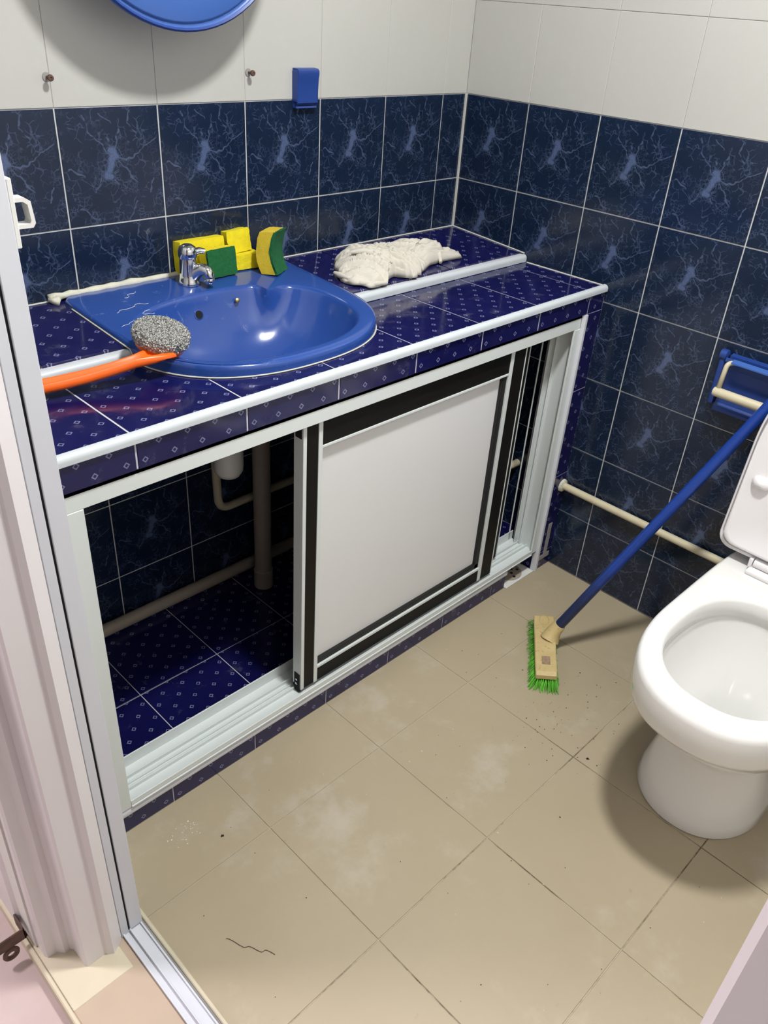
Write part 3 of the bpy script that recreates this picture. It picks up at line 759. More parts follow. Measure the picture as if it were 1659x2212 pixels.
for j in range(nr, -1, -1):
    s = max(.006, j / nr); ring = []
    for i in range(na):
        t = 2 * PI * i / na; r_ = cloth_r(t) * s
        x, y = CC.x + math.cos(t) * r_, CC.y + math.sin(t) * r_
        tail = min(1, max(0, (x + .30) / .11)); tail = tail * tail * (3 - 2 * tail)
        hgt = .037 * (1 - tail) + .017 * tail
        dome = (1 - s ** 2.6) ** .75
        ang_ = .5 * math.sin((x + .42) * 9) + .35                       # the folds run lengthwise and fan out to the left
        fx_, fy_ = x * math.cos(ang_) + y * math.sin(ang_), -x * math.sin(ang_) + y * math.cos(ang_)
        q = Vector((fx_ * 15, fy_ * 27, 1.3)); qq = q * .45
        wp = Vector((mnoise.noise(qq + Vector((9.1, 2.3, 0))), mnoise.noise(qq + Vector((1.7, 8.9, 3.1))), 0)) * 1.5
        f1 = min(1, abs(mnoise.noise(q + wp)) * 3.0) ** .8
        f2 = min(1, abs(mnoise.noise(Vector((q.x * 1.2 + q.y * .9, q.y * 1.5 - q.x * 1.6, 2)) + wp * 2.2 + Vector((4, 7, 0)))) * 3.2) ** .7
        f4 = min(1, abs(mnoise.noise(Vector((x * 70 + y * 25, y * 62 - x * 18, 8)) + wp * 1.8)) * 3.0) ** .7
        f3 = mnoise.noise(q * 4.5 + wp * 2)
        broad = .72 + .45 * mnoise.noise(Vector((x * 9, y * 9, 5.2)))
        z = hgt * dome * broad * .70 + dome ** .55 * (.0170 * f1 * (1 - .45 * tail) + .0125 * f2 + .0050 * f4 + .0010 * f3)
        bul = .0035 * math.sin(t * 11 + 3 * math.sin(t * 5)) * s ** 4 * (1 - .7 * tail)
        z = max(z, 0) + .0012 + (1 - s) * .0
        x += math.cos(t) * bul + wp.x * .006 * s; y += math.sin(t) * bul + wp.y * .006 * s
        y = max(y, -.2485) if x < -.2 else y
        ring.append((x, y, shelf_z(y) + z + .0012 * (s ** 8) * (1 + math.sin(t * 13))))
    rings.append(ring)
loft(bm, rings); o = from_bm('fabric', bm, CLOTH, None, smooth=True); o.parent = cl; o.matrix_parent_inverse = cinv
bm = bmesh.new()                                           # folded hems and the knot before the tail
def fold(pts, r):
    o = tube('fold', [Vector((x, y, shelf_z(y) + z)) for x, y, z in pts], r, CLOTH, cl, 8); o.matrix_parent_inverse = cinv
fold([(-.268, -.116, .012), (-.258, -.140, .031), (-.262, -.168, .034), (-.272, -.192, .020), (-.285, -.212, .007)], [.004, .008, .0085, .0075, .004])
fold([(-.560, -.20, .006), (-.556, -.225, .008), (-.530, -.242, .008), (-.500, -.2455, .006)], [.005, .006, .006, .004])
fold([(-.568, -.150, .008), (-.574, -.175, .012), (-.566, -.205, .010)], [.004, .007, .004])
fold([(-.52, -.150, .046), (-.500, -.170, .052), (-.470, -.196, .046), (-.455, -.215, .034)], [.004, .007, .007, .004])

# ------------------------------------------------------------------ on the back wall: mirror, clip, screws
mi = thing('round_mirror', 'round mirror in a deep glossy blue plastic frame on the white tiles', 'mirror', (-.886, 0, 1.5395))
def lathe_wall(name, prof_, mat, n=72, par=mi, angle=40, caps=(True, True)):
    bm = bmesh.new(); addlathe(bm, prof_, n, Matrix.Rotation(PI / 2, 4, 'X'), *caps); return from_bm(name, bm, mat, par, angle=angle)
# z of the lathe -> -y (away from wall)
lathe_wall('frame', [(.150, .084), (.222, .084), (.2310, .088), (.2345, .095), (.2345, .101), (.2325, .104), (.2295, .1035), (.2270, .1010), (.2240, .1010), (.2215, .1045), (.2190, .1060), (.150, .1020), (.146, .098)], BLUEP2)
lathe_wall('rim', [(.2292, .1000), (.2350, .1020), (.2355, .1075), (.2325, .1105), (.2290, .1085)], BLUEP, caps=(False, False))
lathe_wall('mirror_glass', [(.150, .0925), (.150, .0985), (.149, .0995)], GLASS)
lathe_wall('wall_mount', [(.060, .0), (.060, .060), (.075, .084)], BLUEP)
ck = thing('wall_clip', 'small blue plastic clip hook at the edge between white and dark tiles', 'hook', (-.5360, 0, 1.166))
bm = bmesh.new()
pr_ = [(0, .074), (-.004, .0745), (-.0160, .0735), (-.0200, .070), (-.0205, .064), (-.0185, .055), (-.0165, .030), (-.0165, .010), (-.0145, .008), (-.0135, .010), (-.0135, .030), (-.0150, .055), (-.0150, .064), (-.013, .0695), (-.004, .071), (-.004, .004), (-.009, .0025), (-.0115, .0035), (-.0125, .0), (-.004, .0), (0, .002)]
addprism(bm, pr_, -.0290, .0270, 'x'); from_bm('hook_body', bm, BLUEP, ck, angle=40)
box('side_web', (-.0300, -.0165, .012), (-.0280, 0, .070), BLUEP, ck, bev=.0006); box('side_web', (.0255, -.0165, .012), (.0275, 0, .070), BLUEP, ck, bev=.0006)
for lbl, x, z in (('rusty screw stub in the white tile left of the mirror shadow', -1.0920, 1.2285), ('rusty screw stub in the white tile right of the mirror shadow', -.678, 1.2325)):
    s = thing('wall_screw', lbl, 'screw', (x, 0, z), group='screw stubs in the back wall')
    bm = bmesh.new(); addlathe(bm, [(.0022, 0), (.0022, .012), (.0050, .0125), (.0056, .0150), (.0050, .0175), (.0022, .0180), (.0015, .0165)], 12, Matrix.Rotation(PI / 2, 4, 'X')); from_bm('shank', bm, BROWN, s, angle=40)
    bm = bmesh.new(); addlathe(bm, [(.0075, 0), (.0070, .0015), (.003, .0020)], 12, Matrix.Rotation(PI / 2, 4, 'X')); from_bm('wall_plug', bm, CEMENT, s, angle=40)

# ------------------------------------------------------------------ on the right wall: paper holder, cream pipe
ph = thing('paper_holder', 'blue plastic toilet paper holder with cream roller arm on the dark tiles', 'paper holder', (0, -.917, .63))
pinv = Matrix.Translation((0, -.905, .63)).inverted()
def PH(o): o.parent = ph; o.matrix_parent_inverse = pinv; return o
PH(prism('back_plate', [(-.012, .640), (-.0150, .660), (-.016, .735), (-.022, .752), (-.033, .7585), (-.036, .7500), (-.027, .744), (-.0215, .730), (-.020, .660), (-.021, .650), (-.030, .640), (-.031, .634), (-.012, .634), (-.0, .634), (0, .76), (-.012, .757)], -.982, -.828, 'y', BLUEP))
PH(prism('top_lip', [(-.018, .740), (-.026, .7555), (-.040, .7615), (-.052, .7570), (-.052, .7540), (-.040, .7575), (-.029, .752), (-.022, .7385)], -.982, -.848, 'y', BLUEP2))
for y in (-.8150, -.995):
    bm = bmesh.new(); addbox(bm, (-.020, y - .0065, .640), (0, y + .0065, .755), .004, 2)
    addlathe(bm, [(.012, -.007), (.012, .007), (.007, .010)], 18, Matrix.Translation((-.013, y, .756)) @ Matrix.Rotation(PI / 2, 4, 'X'))
    PH(from_bm('end_bracket', bm, BLUEP, None, angle=40))
bm = bmesh.new()
addtube(bm, [(-.016, -.850, .747), (-.030, -.846, .750)] + arc_pts((-.030, -.846, .750), (-.046, -.8385, .750), (-.054, -.8385, .690), .010) + [(-.056, -.8385, .690)], .0055, 10)
PH(from_bm('wire_arm', bm, CREAM, None, smooth=True))
bm = bmesh.new(); addlathe(bm, [(.004, 0), (.0095, .002), (.0105, .006), (.0105, .120), (.0095, .124)], 16, Matrix.Translation((-.057, -.8290, .6865)) @ Matrix.Rotation(PI / 2, 4, 'X'))
PH(from_bm('roller', bm, CREAM, None, angle=40))
wp_ = thing('water_pipe', 'straight cream plastic pipe fixed low along the dark blue tiled right wall', 'pipe', (-.0145, -.7, .268))
winv = Matrix.Translation(wp_.location).inverted()
o = tube('pipe', [(-.0145, -.505, .268), (-.0145, -.80, .2675), (-.0145, -1.25, .268)], .0100, CREAM, None, 14); o.parent = wp_; o.matrix_parent_inverse = winv
bm = bmesh.new(); addlathe(bm, [(.019, 0), (.017, .006), (.0118, .008)], 14, Matrix.Translation((-.0145, -.5005, .268)) @ Matrix.Rotation(PI / 2, 4, 'X')); o = from_bm('filler_ring', bm, CAULK, None); o.parent = wp_; o.matrix_parent_inverse = winv

# ------------------------------------------------------------------ pipes inside the cabinet
def grp(name, label, cat, loc): 
    t = thing(name, label, cat, loc); inv = Matrix.Translation(Vector(loc)).inverted()
    def A(o): o.parent = t; o.matrix_parent_inverse = inv; return o
    return t, A
t, A = grp('drain_pipe', 'thick vertical grey-beige drain pipe inside the open cabinet', 'pipe', (-.7450, -.105, .0545))
A(tube('pipe', [(-.745, -.105, .075), (-.745, -.105, .764)], .0215, GREYP, None, 20))
bm = bmesh.new(); addlathe(bm, [(.0245, .0545), (.0245, .105), (.0228, .107)], 20, Matrix.Translation((-.745, -.105, 0))); A(from_bm('socket', bm, GREYP, None, angle=40))
t, A = grp('bottle_trap', 'white plastic bottle trap hanging under the basin inside the cabinet', 'trap', (-.884, -.17, .50))
bm = bmesh.new(); addlathe(bm, [(.012, .470), (.024, .474), (.0315, .486), (.0330, .50), (.0330, .580), (.035, .582), (.035, .600), (.028, .606)], 24, Matrix.Translation((-.8900, -.180, 0))); A(from_bm('cup', bm, WHITEP, None, angle=40))
A(tube('tail_pipe', [(-.890, -.180, .60), (-.8865, -.260, .70), (-.885, -.266, .735)], .016, WHITEP, None, 14))
A(tube('outlet', [(-.8900, -.180, .585), (-.830, -.150, .585), (-.768, -.118, .585)], .015, WHITEP, None, 14))
t, A = grp('supply_pipe', 'thin cream water supply pipe bending along the back wall inside the cabinet', 'pipe', (-.80, -.020, .28))
A(tube('pipe', [(-.822, -.020, .80), (-.820, -.020, .50)] + arc_pts((-.820, -.020, .50), (-.815, -.020, .272), (-.50, -.020, .272), .035, 8) + [(-.60, -.020, .272), (-.30, -.020, .270), (-.0145, -.020, .268)], .0105, CREAM, None, 12))
t, A = grp('waste_pipe', 'long grey pipe lying on the cabinet floor along the back wall', 'pipe', (-.9, -.022, .0745))
A(tube('pipe', [(-1.44, -.024, .0715), (-.95, -.024, .0712), (-.16, -.024, .0710)], .0155, GREYP, None, 16))
t, A = grp('stop_valve', 'pale stop valve on the cabinet side wall behind the rear door', 'valve', (-.02, -.335, .25))
A(tube('body', [(-.0, -.335, .262), (-.050, -.335, .262), (-.085, -.335, .256)], [.011, .010, .0125], CREAM, None, 12))
bm = bmesh.new(); addlathe(bm, [(.004, 0), (.015, .002), (.017, .008), (.014, .016), (.006, .018)], 14, Matrix.Translation((-.088, -.338, .252)) @ Matrix.Rotation(-2.0, 4, 'Y')); A(from_bm('hand_wheel', bm, WHITEP, None, angle=40))

# ------------------------------------------------------------------ floor drain under the sill
t, A = grp('floor_drain', 'white floor drain plate with round grate in the gap beside the kerb', 'drain', (-.14, -.46, .0))
A(boxes('plate', [((-.2035, -.5005, .0005), (-.0775, -.418, .0030))], WHITEP, None, .0008))
bm = bmesh.new(); addlathe(bm, [(.043, .003), (.043, .0045), (.041, .0055), (.005, .0060)], 28, Matrix.Translation((-.140, -.452, 0))); A(from_bm('grate', bm, GREYP, None, angle=40))
for i in range(3):
    for k in range(5 if i else 1):
        a = 2 * PI * k / 5 + i; bm = bmesh.new(); addlathe(bm, [(.0045, .0050), (.0045, .0066), (.003, .0066)], 8, Matrix.Translation((-.140 + math.cos(a) * .016 * i, -.452 + math.sin(a) * .016 * i, 0)))
        A(from_bm('hole', bm, DARKHOLE, None))

# ------------------------------------------------------------------ toilet
TY = -1.197
to = thing('toilet', 'white ceramic toilet with raised seat and lid against the dark blue tiled wall', 'toilet', (-.43, TY, 0))
tinv = Matrix.Translation(to.location).inverted()
def T(o): o.parent = to; o.matrix_parent_inverse = tinv; return o
def dring(z, xf, hw, xb, xc, e=2.3, n=64, rb=.05):
    """D-shaped horizontal section: rounded front at xf, half width hw, straight back at xb"""
    pts = []
    for i in range(n // 2 + 1):
        t = -PI / 2 + PI * i / (n // 2); c, s = math.cos(t), math.sin(t)
        r_ = (abs(c) ** e + abs(s) ** e) ** (-1 / e)
        pts.append((xc - (xc - xf) * r_ * c, TY - hw * r_ * s, z))
    m_ = n // 2 - 1
    y0, y1 = pts[-1][1], pts[0][1]
    L = xb - xc
    for i in range(1, m_ + 1):
        u = i / (m_ + 1); tt = PI * u; c, s = math.cos(tt), math.sin(tt); e2 = 5
        r_ = (abs(c) ** e2 + abs(s) ** e2) ** (-1 / e2)
        pts.append((xc + L * r_ * s, TY - hw * c * r_, z))
    return pts
rings = [dring(.0005, -.564, .126, -.08, -.42, 2.1), dring(.006, -.567, .128, -.08, -.42, 2.1), dring(.03, -.562, .124, -.08, -.42, 2.1), dring(.09, -.544, .112, -.08, -.42, 2.1), dring(.15, -.532, .103, -.08, -.42, 2.1),
         dring(.185, -.535, .103, -.08, -.42, 2.1), dring(.205, -.553, .111, -.08, -.43, 2.1), dring(.228, -.590, .129, -.06, -.44, 2.15), dring(.26, -.634, .147, -.05, -.45, 2.2), dring(.295, -.670, .159, -.05, -.46, 2.25),
         dring(.318, -.690, .1645, -.05, -.46, 2.3), dring(.3225, -.693, .1655, -.05, -.46, 2.3), dring(.325, -.698, .1675, -.05, -.46, 2.3), dring(.332, -.706, .1705, -.05, -.46, 2.3), dring(.345, -.7125, .1726, -.045, -.46, 2.3), dring(.37, -.7138, .1730, -.045, -.46, 2.3),
         dring(.397, -.7140, .1730, -.045, -.46, 2.3), dring(.403, -.7120, .1715, -.047, -.46, 2.3), dring(.4085, -.7085, .169, -.05, -.46, 2.3), dring(.4105, -.7030, .165, -.055, -.46, 2.3), dring(.4107, -.7000, .1625, -.056, -.46, 2.3)]
def hring(z, xf, hw, xb, xc=-.49, e=2.25, n=64):
    pts = []
    for i in range(n // 2 + 1):
        t = -PI / 2 + PI * i / (n // 2); c, s = math.cos(t), math.sin(t); r_ = (abs(c) ** e + abs(s) ** e) ** (-1 / e)
        pts.append((xc - (xc - xf) * r_ * c, TY - hw * r_ * s, z))
    for i in range(1, n // 2):
        t = PI * i / (n // 2); s, c = math.sin(t), math.cos(t); r_ = (abs(c) ** 2.6 + abs(s) ** 2.6) ** (-1 / 2.6)
        pts.append((xc + (xb - xc) * r_ * s, TY - hw * r_ * c, z))
    return pts
rings += [hring(.4107, -.6680, .1405, -.301), hring(.4105, -.664, .137, -.305), hring(.4085, -.6580, .1315, -.311), hring(.402, -.6550, .1285, -.314), hring(.370, -.6520, .126, -.316), hring(.366, -.6560, .130, -.312), hring(.350, -.652, .128, -.314),
          hring(.30, -.628, .117, -.330), hring(.26, -.595, .102, -.345), hring(.225, -.550, .080, -.360), hring(.19, -.510, .060, -.370), hring(.15, -.485, .050, -.385), hring(.12, -.46, .035, -.40)]
bm = bmesh.new(); loft(bm, rings); T(from_bm('pan', bm, WHITEC, None, angle=60))
bm = bmesh.new(); loft(bm, [hring(.1650, -.492, .053, -.378), hring(.1655, -.4915, .0525, -.378)]); T(from_bm('water', bm, WATER, None))
# cistern
bm = bmesh.new(); addbox(bm, (-.150, TY - .165, .4105), (-.012, TY + .165, .735), .02, 3); T(from_bm('cistern', bm, WHITEC, None, angle=40))
bm = bmesh.new(); addbox(bm, (-.153, TY - .170, .7355), (-.010, TY + .170, .765), .008, 2); T(from_bm('cistern_lid', bm, WHITEC, None, angle=40))
# lid and seat standing open; built flat (front = +v), then tilted upright
def seat_outline(hw, L, n=56, e=2.4, vb=0.0, rb=.03):
    pts = [(-hw + rb * (1 - math.cos(PI / 2 * 0)), vb + rb)]
    pts = []
    for i in range(6): a = PI + PI / 2 * i / 5; pts.append((-hw + rb + rb * math.cos(a), vb + rb + rb * math.sin(a)))
    for i in range(6): a = -PI / 2 + PI / 2 * i / 5; pts.append((hw - rb + rb * math.cos(a), vb + rb + rb * math.sin(a)))
    vc = L * .50
    for i in range(1, n):
        t = PI * i / n; c, s = math.cos(t), math.sin(t); r_ = (abs(c) ** e + abs(s) ** e) ** (-1 / e); pts.append((hw * r_ * c, vc + (L - vc) * r_ * s))
    pts.append((-hw, vc)); return pts
def up(tilt, x0, z0):
    ct, st = math.cos(tilt), math.sin(tilt)
    # u along -y (right for viewer), v upwards, w towards the viewer (-x)
    return lambda u, v, w: (x0 + v * st - w * ct, TY - u, z0 + v * ct + w * st)
Ul = up(.10, -.190, .430)
o1 = seat_outline(.198, .450)
bm = bmesh.new()
loft(bm, [[Ul(u, v, 0.0) for u, v in inset(o1, .96)], [Ul(u, v, .002) for u, v in inset(o1, .99)], [Ul(u, v, .010) for u, v in o1], [Ul(u, v, .021) for u, v in o1], [Ul(u, v, .0225) for u, v in inset(o1, .993)],
          [Ul(u, v, .0215) for u, v in inset(o1, .978)], [Ul(u, v, .008) for u, v in inset(o1, .965)]])
T(from_bm('lid', bm, SEATP, None, angle=50))
Us = up(.10, -.2085, .4340)
o2 = seat_outline(.1885, .432, vb=.012)
oh = [(.118 * math.copysign(abs(math.cos(t)) ** .85, math.cos(t)), .235 + .137 * math.copysign(abs(math.sin(t)) ** .85, math.sin(t))) for t in [2 * PI * i / len(o2) for i in range(len(o2))]]
# match the start angle of hole points with the outline
def ang(p): return math.atan2(p[1] - .225, p[0])
oh = [(0.118 * r_ * math.cos(a), .225 + .140 * r_ * math.sin(a)) for a, r_ in [(ang(p), (abs(math.cos(ang(p))) ** 2.5 + abs(math.sin(ang(p))) ** 2.5) ** (-1 / 2.5)) for p in o2]]
def mixp(f_): return [((1 - f_) * a[0] + f_ * b_[0], (1 - f_) * a[1] + f_ * b_[1]) for a, b_ in zip(o2, oh)]
bm = bmesh.new()
R_ = [[Us(u, v, -.001) for u, v in mixp(.03)], [Us(u, v, .004) for u, v in mixp(0)], [Us(u, v, .015) for u, v in mixp(0)], [Us(u, v, .0175) for u, v in mixp(.03)], [Us(u, v, .0165) for u, v in mixp(.09)], [Us(u, v, .0155) for u, v in mixp(.11)],
      [Us(u, v, .0155) for u, v in mixp(.86)], [Us(u, v, .0160) for u, v in mixp(.90)], [Us(u, v, .0185) for u, v in mixp(.94)], [Us(u, v, .0175) for u, v in mixp(1.0)], [Us(u, v, .004) for u, v in mixp(1.02)], [Us(u, v, -.001) for u, v in mixp(.98)]]
VV = loft(bm, R_, True, False, False)
for i in range(len(VV[0])): bm.faces.new((VV[-1][i], VV[-1][(i + 1) % len(VV[0])], VV[0][(i + 1) % len(VV[0])], VV[0][i]))
seat = T(from_bm('seat_ring', bm, SEATP, None, angle=50))
for u, v in ((-.150, .165), (.150, .165), (-.125, .335), (.125, .335)):
    bm = bmesh.new(); rr = []
    for j in range(7):
        a = PI / 2 * j / 6; k = math.cos(a) if j < 6 else .08
        rr.append([Us(u + (.0085 * math.copysign(1, math.cos(q)) * (0.9 if abs(math.cos(q)) > .05 else 0) + .0130 * math.cos(q)) * k, v + .0130 * math.sin(q) * k, .0150 + .0175 * math.sin(a)) for q in [2 * PI * i / 20 for i in range(20)]])
    loft(bm, rr); from_bm('bumper', bm, SEATP, seat, angle=50)
# hinges
for s in (1, -1):
    hy = TY + s * .088
    bm = bmesh.new(); addbox(bm, (-.243, hy - .026, .4107), (-.185, hy + .026, .4200), .003, 2)
    addlathe(bm, [(.004, -.0210), (.0105, -.020), (.0105, .020), (.004, .0210)], 16, Matrix.Translation((-.2140, hy, .4290)) @ Matrix.Rotation(PI / 2, 4, 'X'))
    addbox(bm, (-.226, hy - .030, .4180), (-.198, hy - .022, .440), .002, 1); addbox(bm, (-.226, hy + .022, .4180), (-.198, hy + .030, .440), .002, 1)
    T(from_bm('hinge', bm, SEATP, None, angle=40))

# ------------------------------------------------------------------ deck brush
br = thing('deck_brush', 'floor scrubbing brush with tan block, green bristles and long blue handle leaning over the toilet', 'brush', (-.350, -.735, 0))
bd = Vector((-.795, -.606, 0)).normalized(); bw = Vector((.606, -.795, 0)).normalized()
BM_ = Matrix(((bd.x, bw.x, 0, -.3520), (bd.y, bw.y, 0, -.7360), (0, 0, 1, 0), (0, 0, 0, 1))) @ Matrix.Rotation(.10, 4, 'X')
brinv = Matrix.Translation(br.location).inverted()
def BR(o): o.parent = br; o.matrix_parent_inverse = brinv; return o
bm = bmesh.new()
prof_ = [(-.112, .030), (.112, .030), (.112, .041), (.104, .0475), (.040, .0480), (.012, .0530), (-.012, .0530), (-.040, .0480), (-.104, .0475), (-.112, .041)]
Rn = []
for y, k in ((-.0255, .97), (-.0235, 1.0), (.0235, 1.0), (.0255, .97)): Rn.append([BM_ @ Vector((x * k, y, z if abs(y) < .025 else z - .0015)) for x, z in prof_])
loft(bm, Rn); BR(from_bm('block', bm, TAN, None, angle=30))
# recessed label and moulding on the block
bm = bmesh.new()
for x0_, x1_, y0_, y1_ in ((.052, .080, -.010, .010),):
    vv = [BM_ @ Vector(p) for p in ((x0_, y0_, .0482), (x1_, y0_, .0482), (x1_, y1_, .0482), (x0_, y1_, .0482), (x0_, y0_, .0489), (x1_, y0_, .0489), (x1_, y1_, .0489), (x0_, y1_, .0489))]
    V_ = [bm.verts.new(v) for v in vv]
    for q in ((0, 1, 2, 3), (4, 5, 6, 7), (0, 1, 5, 4), (1, 2, 6, 5), (2, 3, 7, 6), (3, 0, 4, 7)): bm.faces.new([V_[i] for i in q])
BR(from_bm('label_patch', bm, simple('worn_label', (.30, .20, .13), .7, var=.6, scale=160), None))
bm = bmesh.new(); addtube(bm, [BM_ @ Vector((-.088 + .019 * math.cos(2 * PI * i / 20), .012 * math.sin(2 * PI * i / 20), .0482)) for i in range(21)], .0010, 5, False)
BR(from_bm('moulding', bm, TAN, None)); BR(tube('seam', [BM_ @ Vector((-.040, -.012, .0490)), BM_ @ Vector((-.010, .018, .0535))], .0012, TAN, None, 5))
HJ = Vector((-.316, -.738, .083)); HT = Vector((-.120, -.983, .717)); hd = (HT - HJ).normalized()
root = Vector((-.336, -.732, .045))
bm = bmesh.new(); addtube(bm, [root, HJ - hd * .018, HJ + hd * .004, HJ + hd * .006], [.0245, .0180, .0155, .0145], 16); BR(from_bm('socket', bm, TAN, None, angle=40))
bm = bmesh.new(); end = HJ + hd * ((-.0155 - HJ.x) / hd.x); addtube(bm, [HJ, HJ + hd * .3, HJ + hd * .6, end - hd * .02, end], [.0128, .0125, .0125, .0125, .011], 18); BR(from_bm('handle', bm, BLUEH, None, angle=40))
rng = random.Random(11); bm = bmesh.new()
for i in range(46):
    for j in range(9):
        for q in range(3):
            x = -.106 + .212 * i / 45; y = -.0205 + .041 * j / 8
            b0 = BM_ @ Vector((x + rng.uniform(-.0015, .0015), y + rng.uniform(-.0015, .0015), .031))
            ln = rng.uniform(.92, 1.0)
            out = Vector((x * .20 + rng.uniform(-.005, .005), y * .55 + rng.uniform(-.005, .005), 0))
            if j == 0: out.y -= .004
            e_ = BM_.to_3x3() @ out; e1 = Vector((b0.x + e_.x, b0.y + e_.y, .0006 + (1 - ln) * .03)); mdl = (b0 + e1) / 2 + (BM_.to_3x3() @ out) * .12
            r_ = .00075
            a1 = Vector((rng.uniform(-1, 1), rng.uniform(-1, 1), 0)).normalized() * r_; a2 = Vector((-a1.y, a1.x, 0))
            tri = lambda c, s: [bm.verts.new(c + a1 * s), bm.verts.new(c - a1 * .5 * s + a2 * .86 * s), bm.verts.new(c - a1 * .5 * s - a2 * .86 * s)]
            A_, B_, C_ = tri(b0, 1), tri(mdl, 1), tri(e1, .7)
            for P_, Q_ in ((A_, B_), (B_, C_)):
                for k in range(3): bm.faces.new((P_[k], P_[(k + 1) % 3], Q_[(k + 1) % 3], Q_[k]))
o = BR(from_bm('bristles', bm, GREENB, None)); o['kind'] = 'stuff'

# ------------------------------------------------------------------ small things at the doorway
t, A = grp('door_catch', 'small white plastic catch on the inner edge of the door frame', 'catch', (-1.449, -.640, 1.16))
A(boxes('plate', [((-1.4495, -.652, 1.146), (-1.4440, -.632, 1.212))], WHITEP, None, .001))
bm = bmesh.new()
lp = [(-1.445, 1.193), (-1.434, 1.193), (-1.428, 1.189), (-1.426, 1.168), (-1.429, 1.164), (-1.445, 1.164)]
li = [(-1.445, 1.189), (-1.4355, 1.189), (-1.4315, 1.186), (-1.430, 1.171), (-1.4315, 1.168), (-1.445, 1.168)]
for (a, b_), (c, d_) in zip(zip(lp[:-1], lp[1:]), zip(li[:-1], li[1:])):
    V_ = [bm.verts.new((p[0], y, p[1])) for y in (-.650, -.636) for p in (a, b_, d_, c)]
    for q in ((0, 1, 2, 3), (4, 5, 6, 7), (0, 1, 5, 4), (1, 2, 6, 5), (2, 3, 7, 6), (3, 0, 4, 7)): bm.faces.new([V_[i] for i in q])
bmesh.ops.remove_doubles(bm, verts=bm.verts[:], dist=1e-5)
A(from_bm('loop', bm, WHITEP, None))
t, A = grp('rusty_bracket', 'rusty brown steel bolt bracket at the foot of the white door moulding', 'bracket', (-1.61, -.56, 0))
A(boxes('plate', [((-1.650, -.585, .035), (-1.606, -.582, .062)), ((-1.609, -.585, .035), (-1.606, -.550, .062))], BROWN, None, .0008))
bm = bmesh.new(); addtube(bm, [Vector((-1.634 + .010 * math.cos(2 * PI * i / 18), -.585, .022 + .010 * math.sin(2 * PI * i / 18))) for i in range(19)], .004, 8, False); A(from_bm('eye', bm, BROWN, None, smooth=True))

# ------------------------------------------------------------------ lamps
t, A = grp('ceiling_lamp', 'round white ceiling lamp of the bathroom above the frame', 'lamp', (LAMP[0], LAMP[1], 2.375))
bm = bmesh.new(); addlathe(bm, [(.125, ZC - .0005), (.125, ZC - .022), (.118, ZC - .028)], 32, Matrix.Translation((LAMP[0], LAMP[1], 0))); A(from_bm('base', bm, WHITEP, None, angle=40))
bm = bmesh.new(); addlathe(bm, [(.115, ZC - .027), (.112, ZC - .033), (.100, ZC - .037)], 32, Matrix.Translation((LAMP[0], LAMP[1], 0))); A(from_bm('diffuser', bm, LAMPM, None, angle=40))
t, A = grp('corridor_lamp', 'round white corridor ceiling lamp outside the bathroom door', 'lamp', (CLAMP[0], CLAMP[1], 2.375))
bm = bmesh.new(); addlathe(bm, [(.17, ZC - .0005), (.17, ZC - .022), (.16, ZC - .035)], 32, Matrix.Translation((CLAMP[0], CLAMP[1], 0))); A(from_bm('base', bm, WHITEP, None, angle=40))
bm = bmesh.new(); addlathe(bm, [(.158, ZC - .034), (.150, ZC - .050), (.10, ZC - .058)], 32, Matrix.Translation((CLAMP[0], CLAMP[1], 0))); A(from_bm('diffuser', bm, LAMPM, None, angle=40))

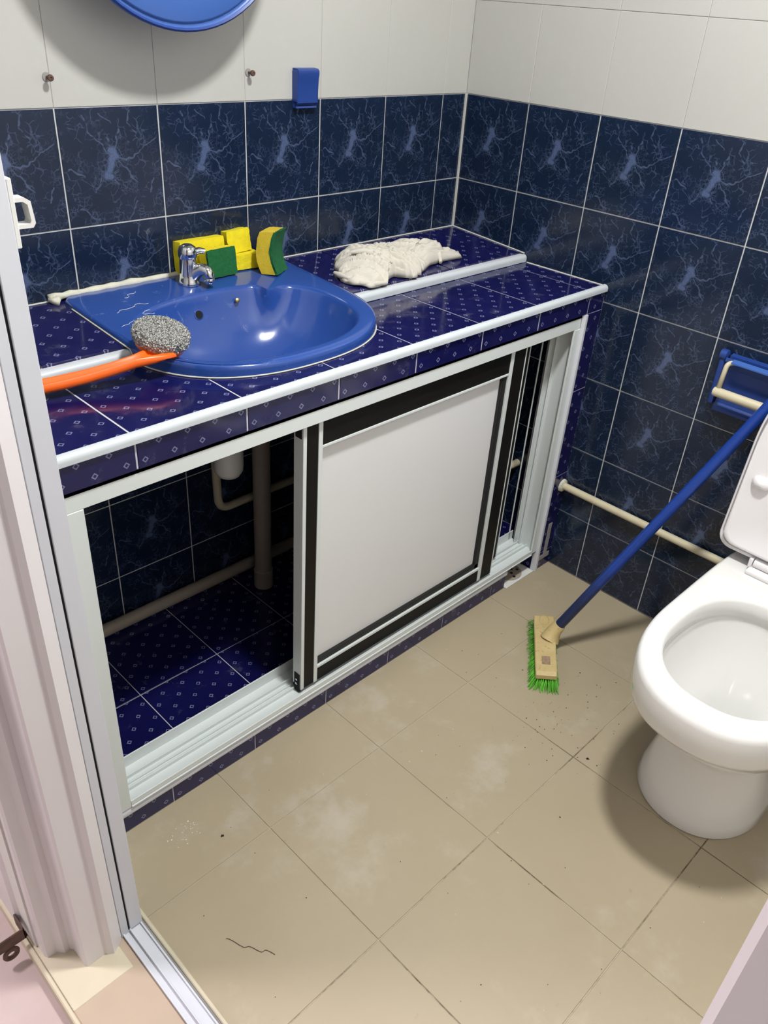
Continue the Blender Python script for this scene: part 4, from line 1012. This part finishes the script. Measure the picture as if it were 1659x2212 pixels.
# ------------------------------------------------------------------ grit, chips and fluff
rng = random.Random(21)
def crumbs(name, label, spots, mat):
    bm = bmesh.new()
    for x, y, z, r_ in spots:
        V_ = [bm.verts.new((x + math.cos(a + rng.random()) * r_ * rng.uniform(.5, 1.3), y + math.sin(a + rng.random()) * r_ * rng.uniform(.5, 1.3), z)) for a in (0, 1.57, 3.14, 4.71)]
        tp_ = bm.verts.new((x, y, z + r_ * .8)); bm.faces.new(V_[::-1])
        for k in range(4): bm.faces.new((V_[k], V_[(k + 1) % 4], tp_))
    o = from_bm(name, bm, mat); o['kind'] = 'stuff'; return tag(o, label, 'dirt')
sp = []
for _ in range(70): sp.append((rng.gauss(-.50, .10), rng.gauss(-.88, .07), .0003, rng.uniform(.0006, .0018)))
for _ in range(60): sp.append((rng.uniform(-1.4, -.3), rng.uniform(-1.5, -.55), .0003, rng.uniform(.0005, .0015)))
sp += [(-.549, -.993, .0003, .0055), (-.72, -1.04, .0003, .003), (-1.245, -.62, .0003, .004)]
sp = [s for s in sp if not (s[0] > -.60 and s[1] < -1.05) and s[1] < -.5]
crumbs('floor_grit', 'dark grit specks scattered over the beige floor tiles', sp, SPECK)
sp = [(rng.uniform(-1.35, -.4), rng.uniform(-1.4, -.55), .0003, rng.uniform(.0008, .002)) for _ in range(26)] + [(rng.gauss(-1.29, .025), rng.gauss(-.56, .012), .0003, rng.uniform(.0008, .002)) for _ in range(40)]
sp = [s for s in sp if not (s[0] > -.60 and s[1] < -1.05)]
crumbs('floor_chips', 'pale plaster chips scattered over the beige floor tiles', sp, PALESP)
def wisp(x, y, z, L, n, bm):
    for _ in range(n):
        a = rng.uniform(0, 2 * PI); pts = [Vector((x, y, z))]
        for q in range(6):
            a += rng.uniform(-.9, .9); pts.append(pts[-1] + Vector((math.cos(a) * L / 5, math.sin(a) * L / 5, 0)))
            pts[-1].z = zdeck(pts[-1].y) + .0016
        addtube(bm, pts, .00035, 4)
bm = bmesh.new()
for x, y, L in ((-1.075, -.175, .03), (-1.055, -.195, .025), (-1.045, -.12, .035), (-1.02, -.06, .02), (-1.045, -.155, .02)): wisp(x, y, zdeck(y) + .0016, L, 2, bm)
o = from_bm('steel_wool_shreds', bm, WHITEP); o['kind'] = 'stuff'; tag(o, 'loose steel wool shreds on the blue basin deck', 'shreds')
bm = bmesh.new()
pts = []
for i in range(14): pts.append((-1.358 + .0034 * i, -.790 - .0062 * i + .009 * math.sin(i * .45) * math.cos(i * .8), .0008))
addtube(bm, pts, .0004, 4); tag(from_bm('hair_strand', bm, SPECK), 'thin brown hair strand lying on a floor tile near the door', 'hair')
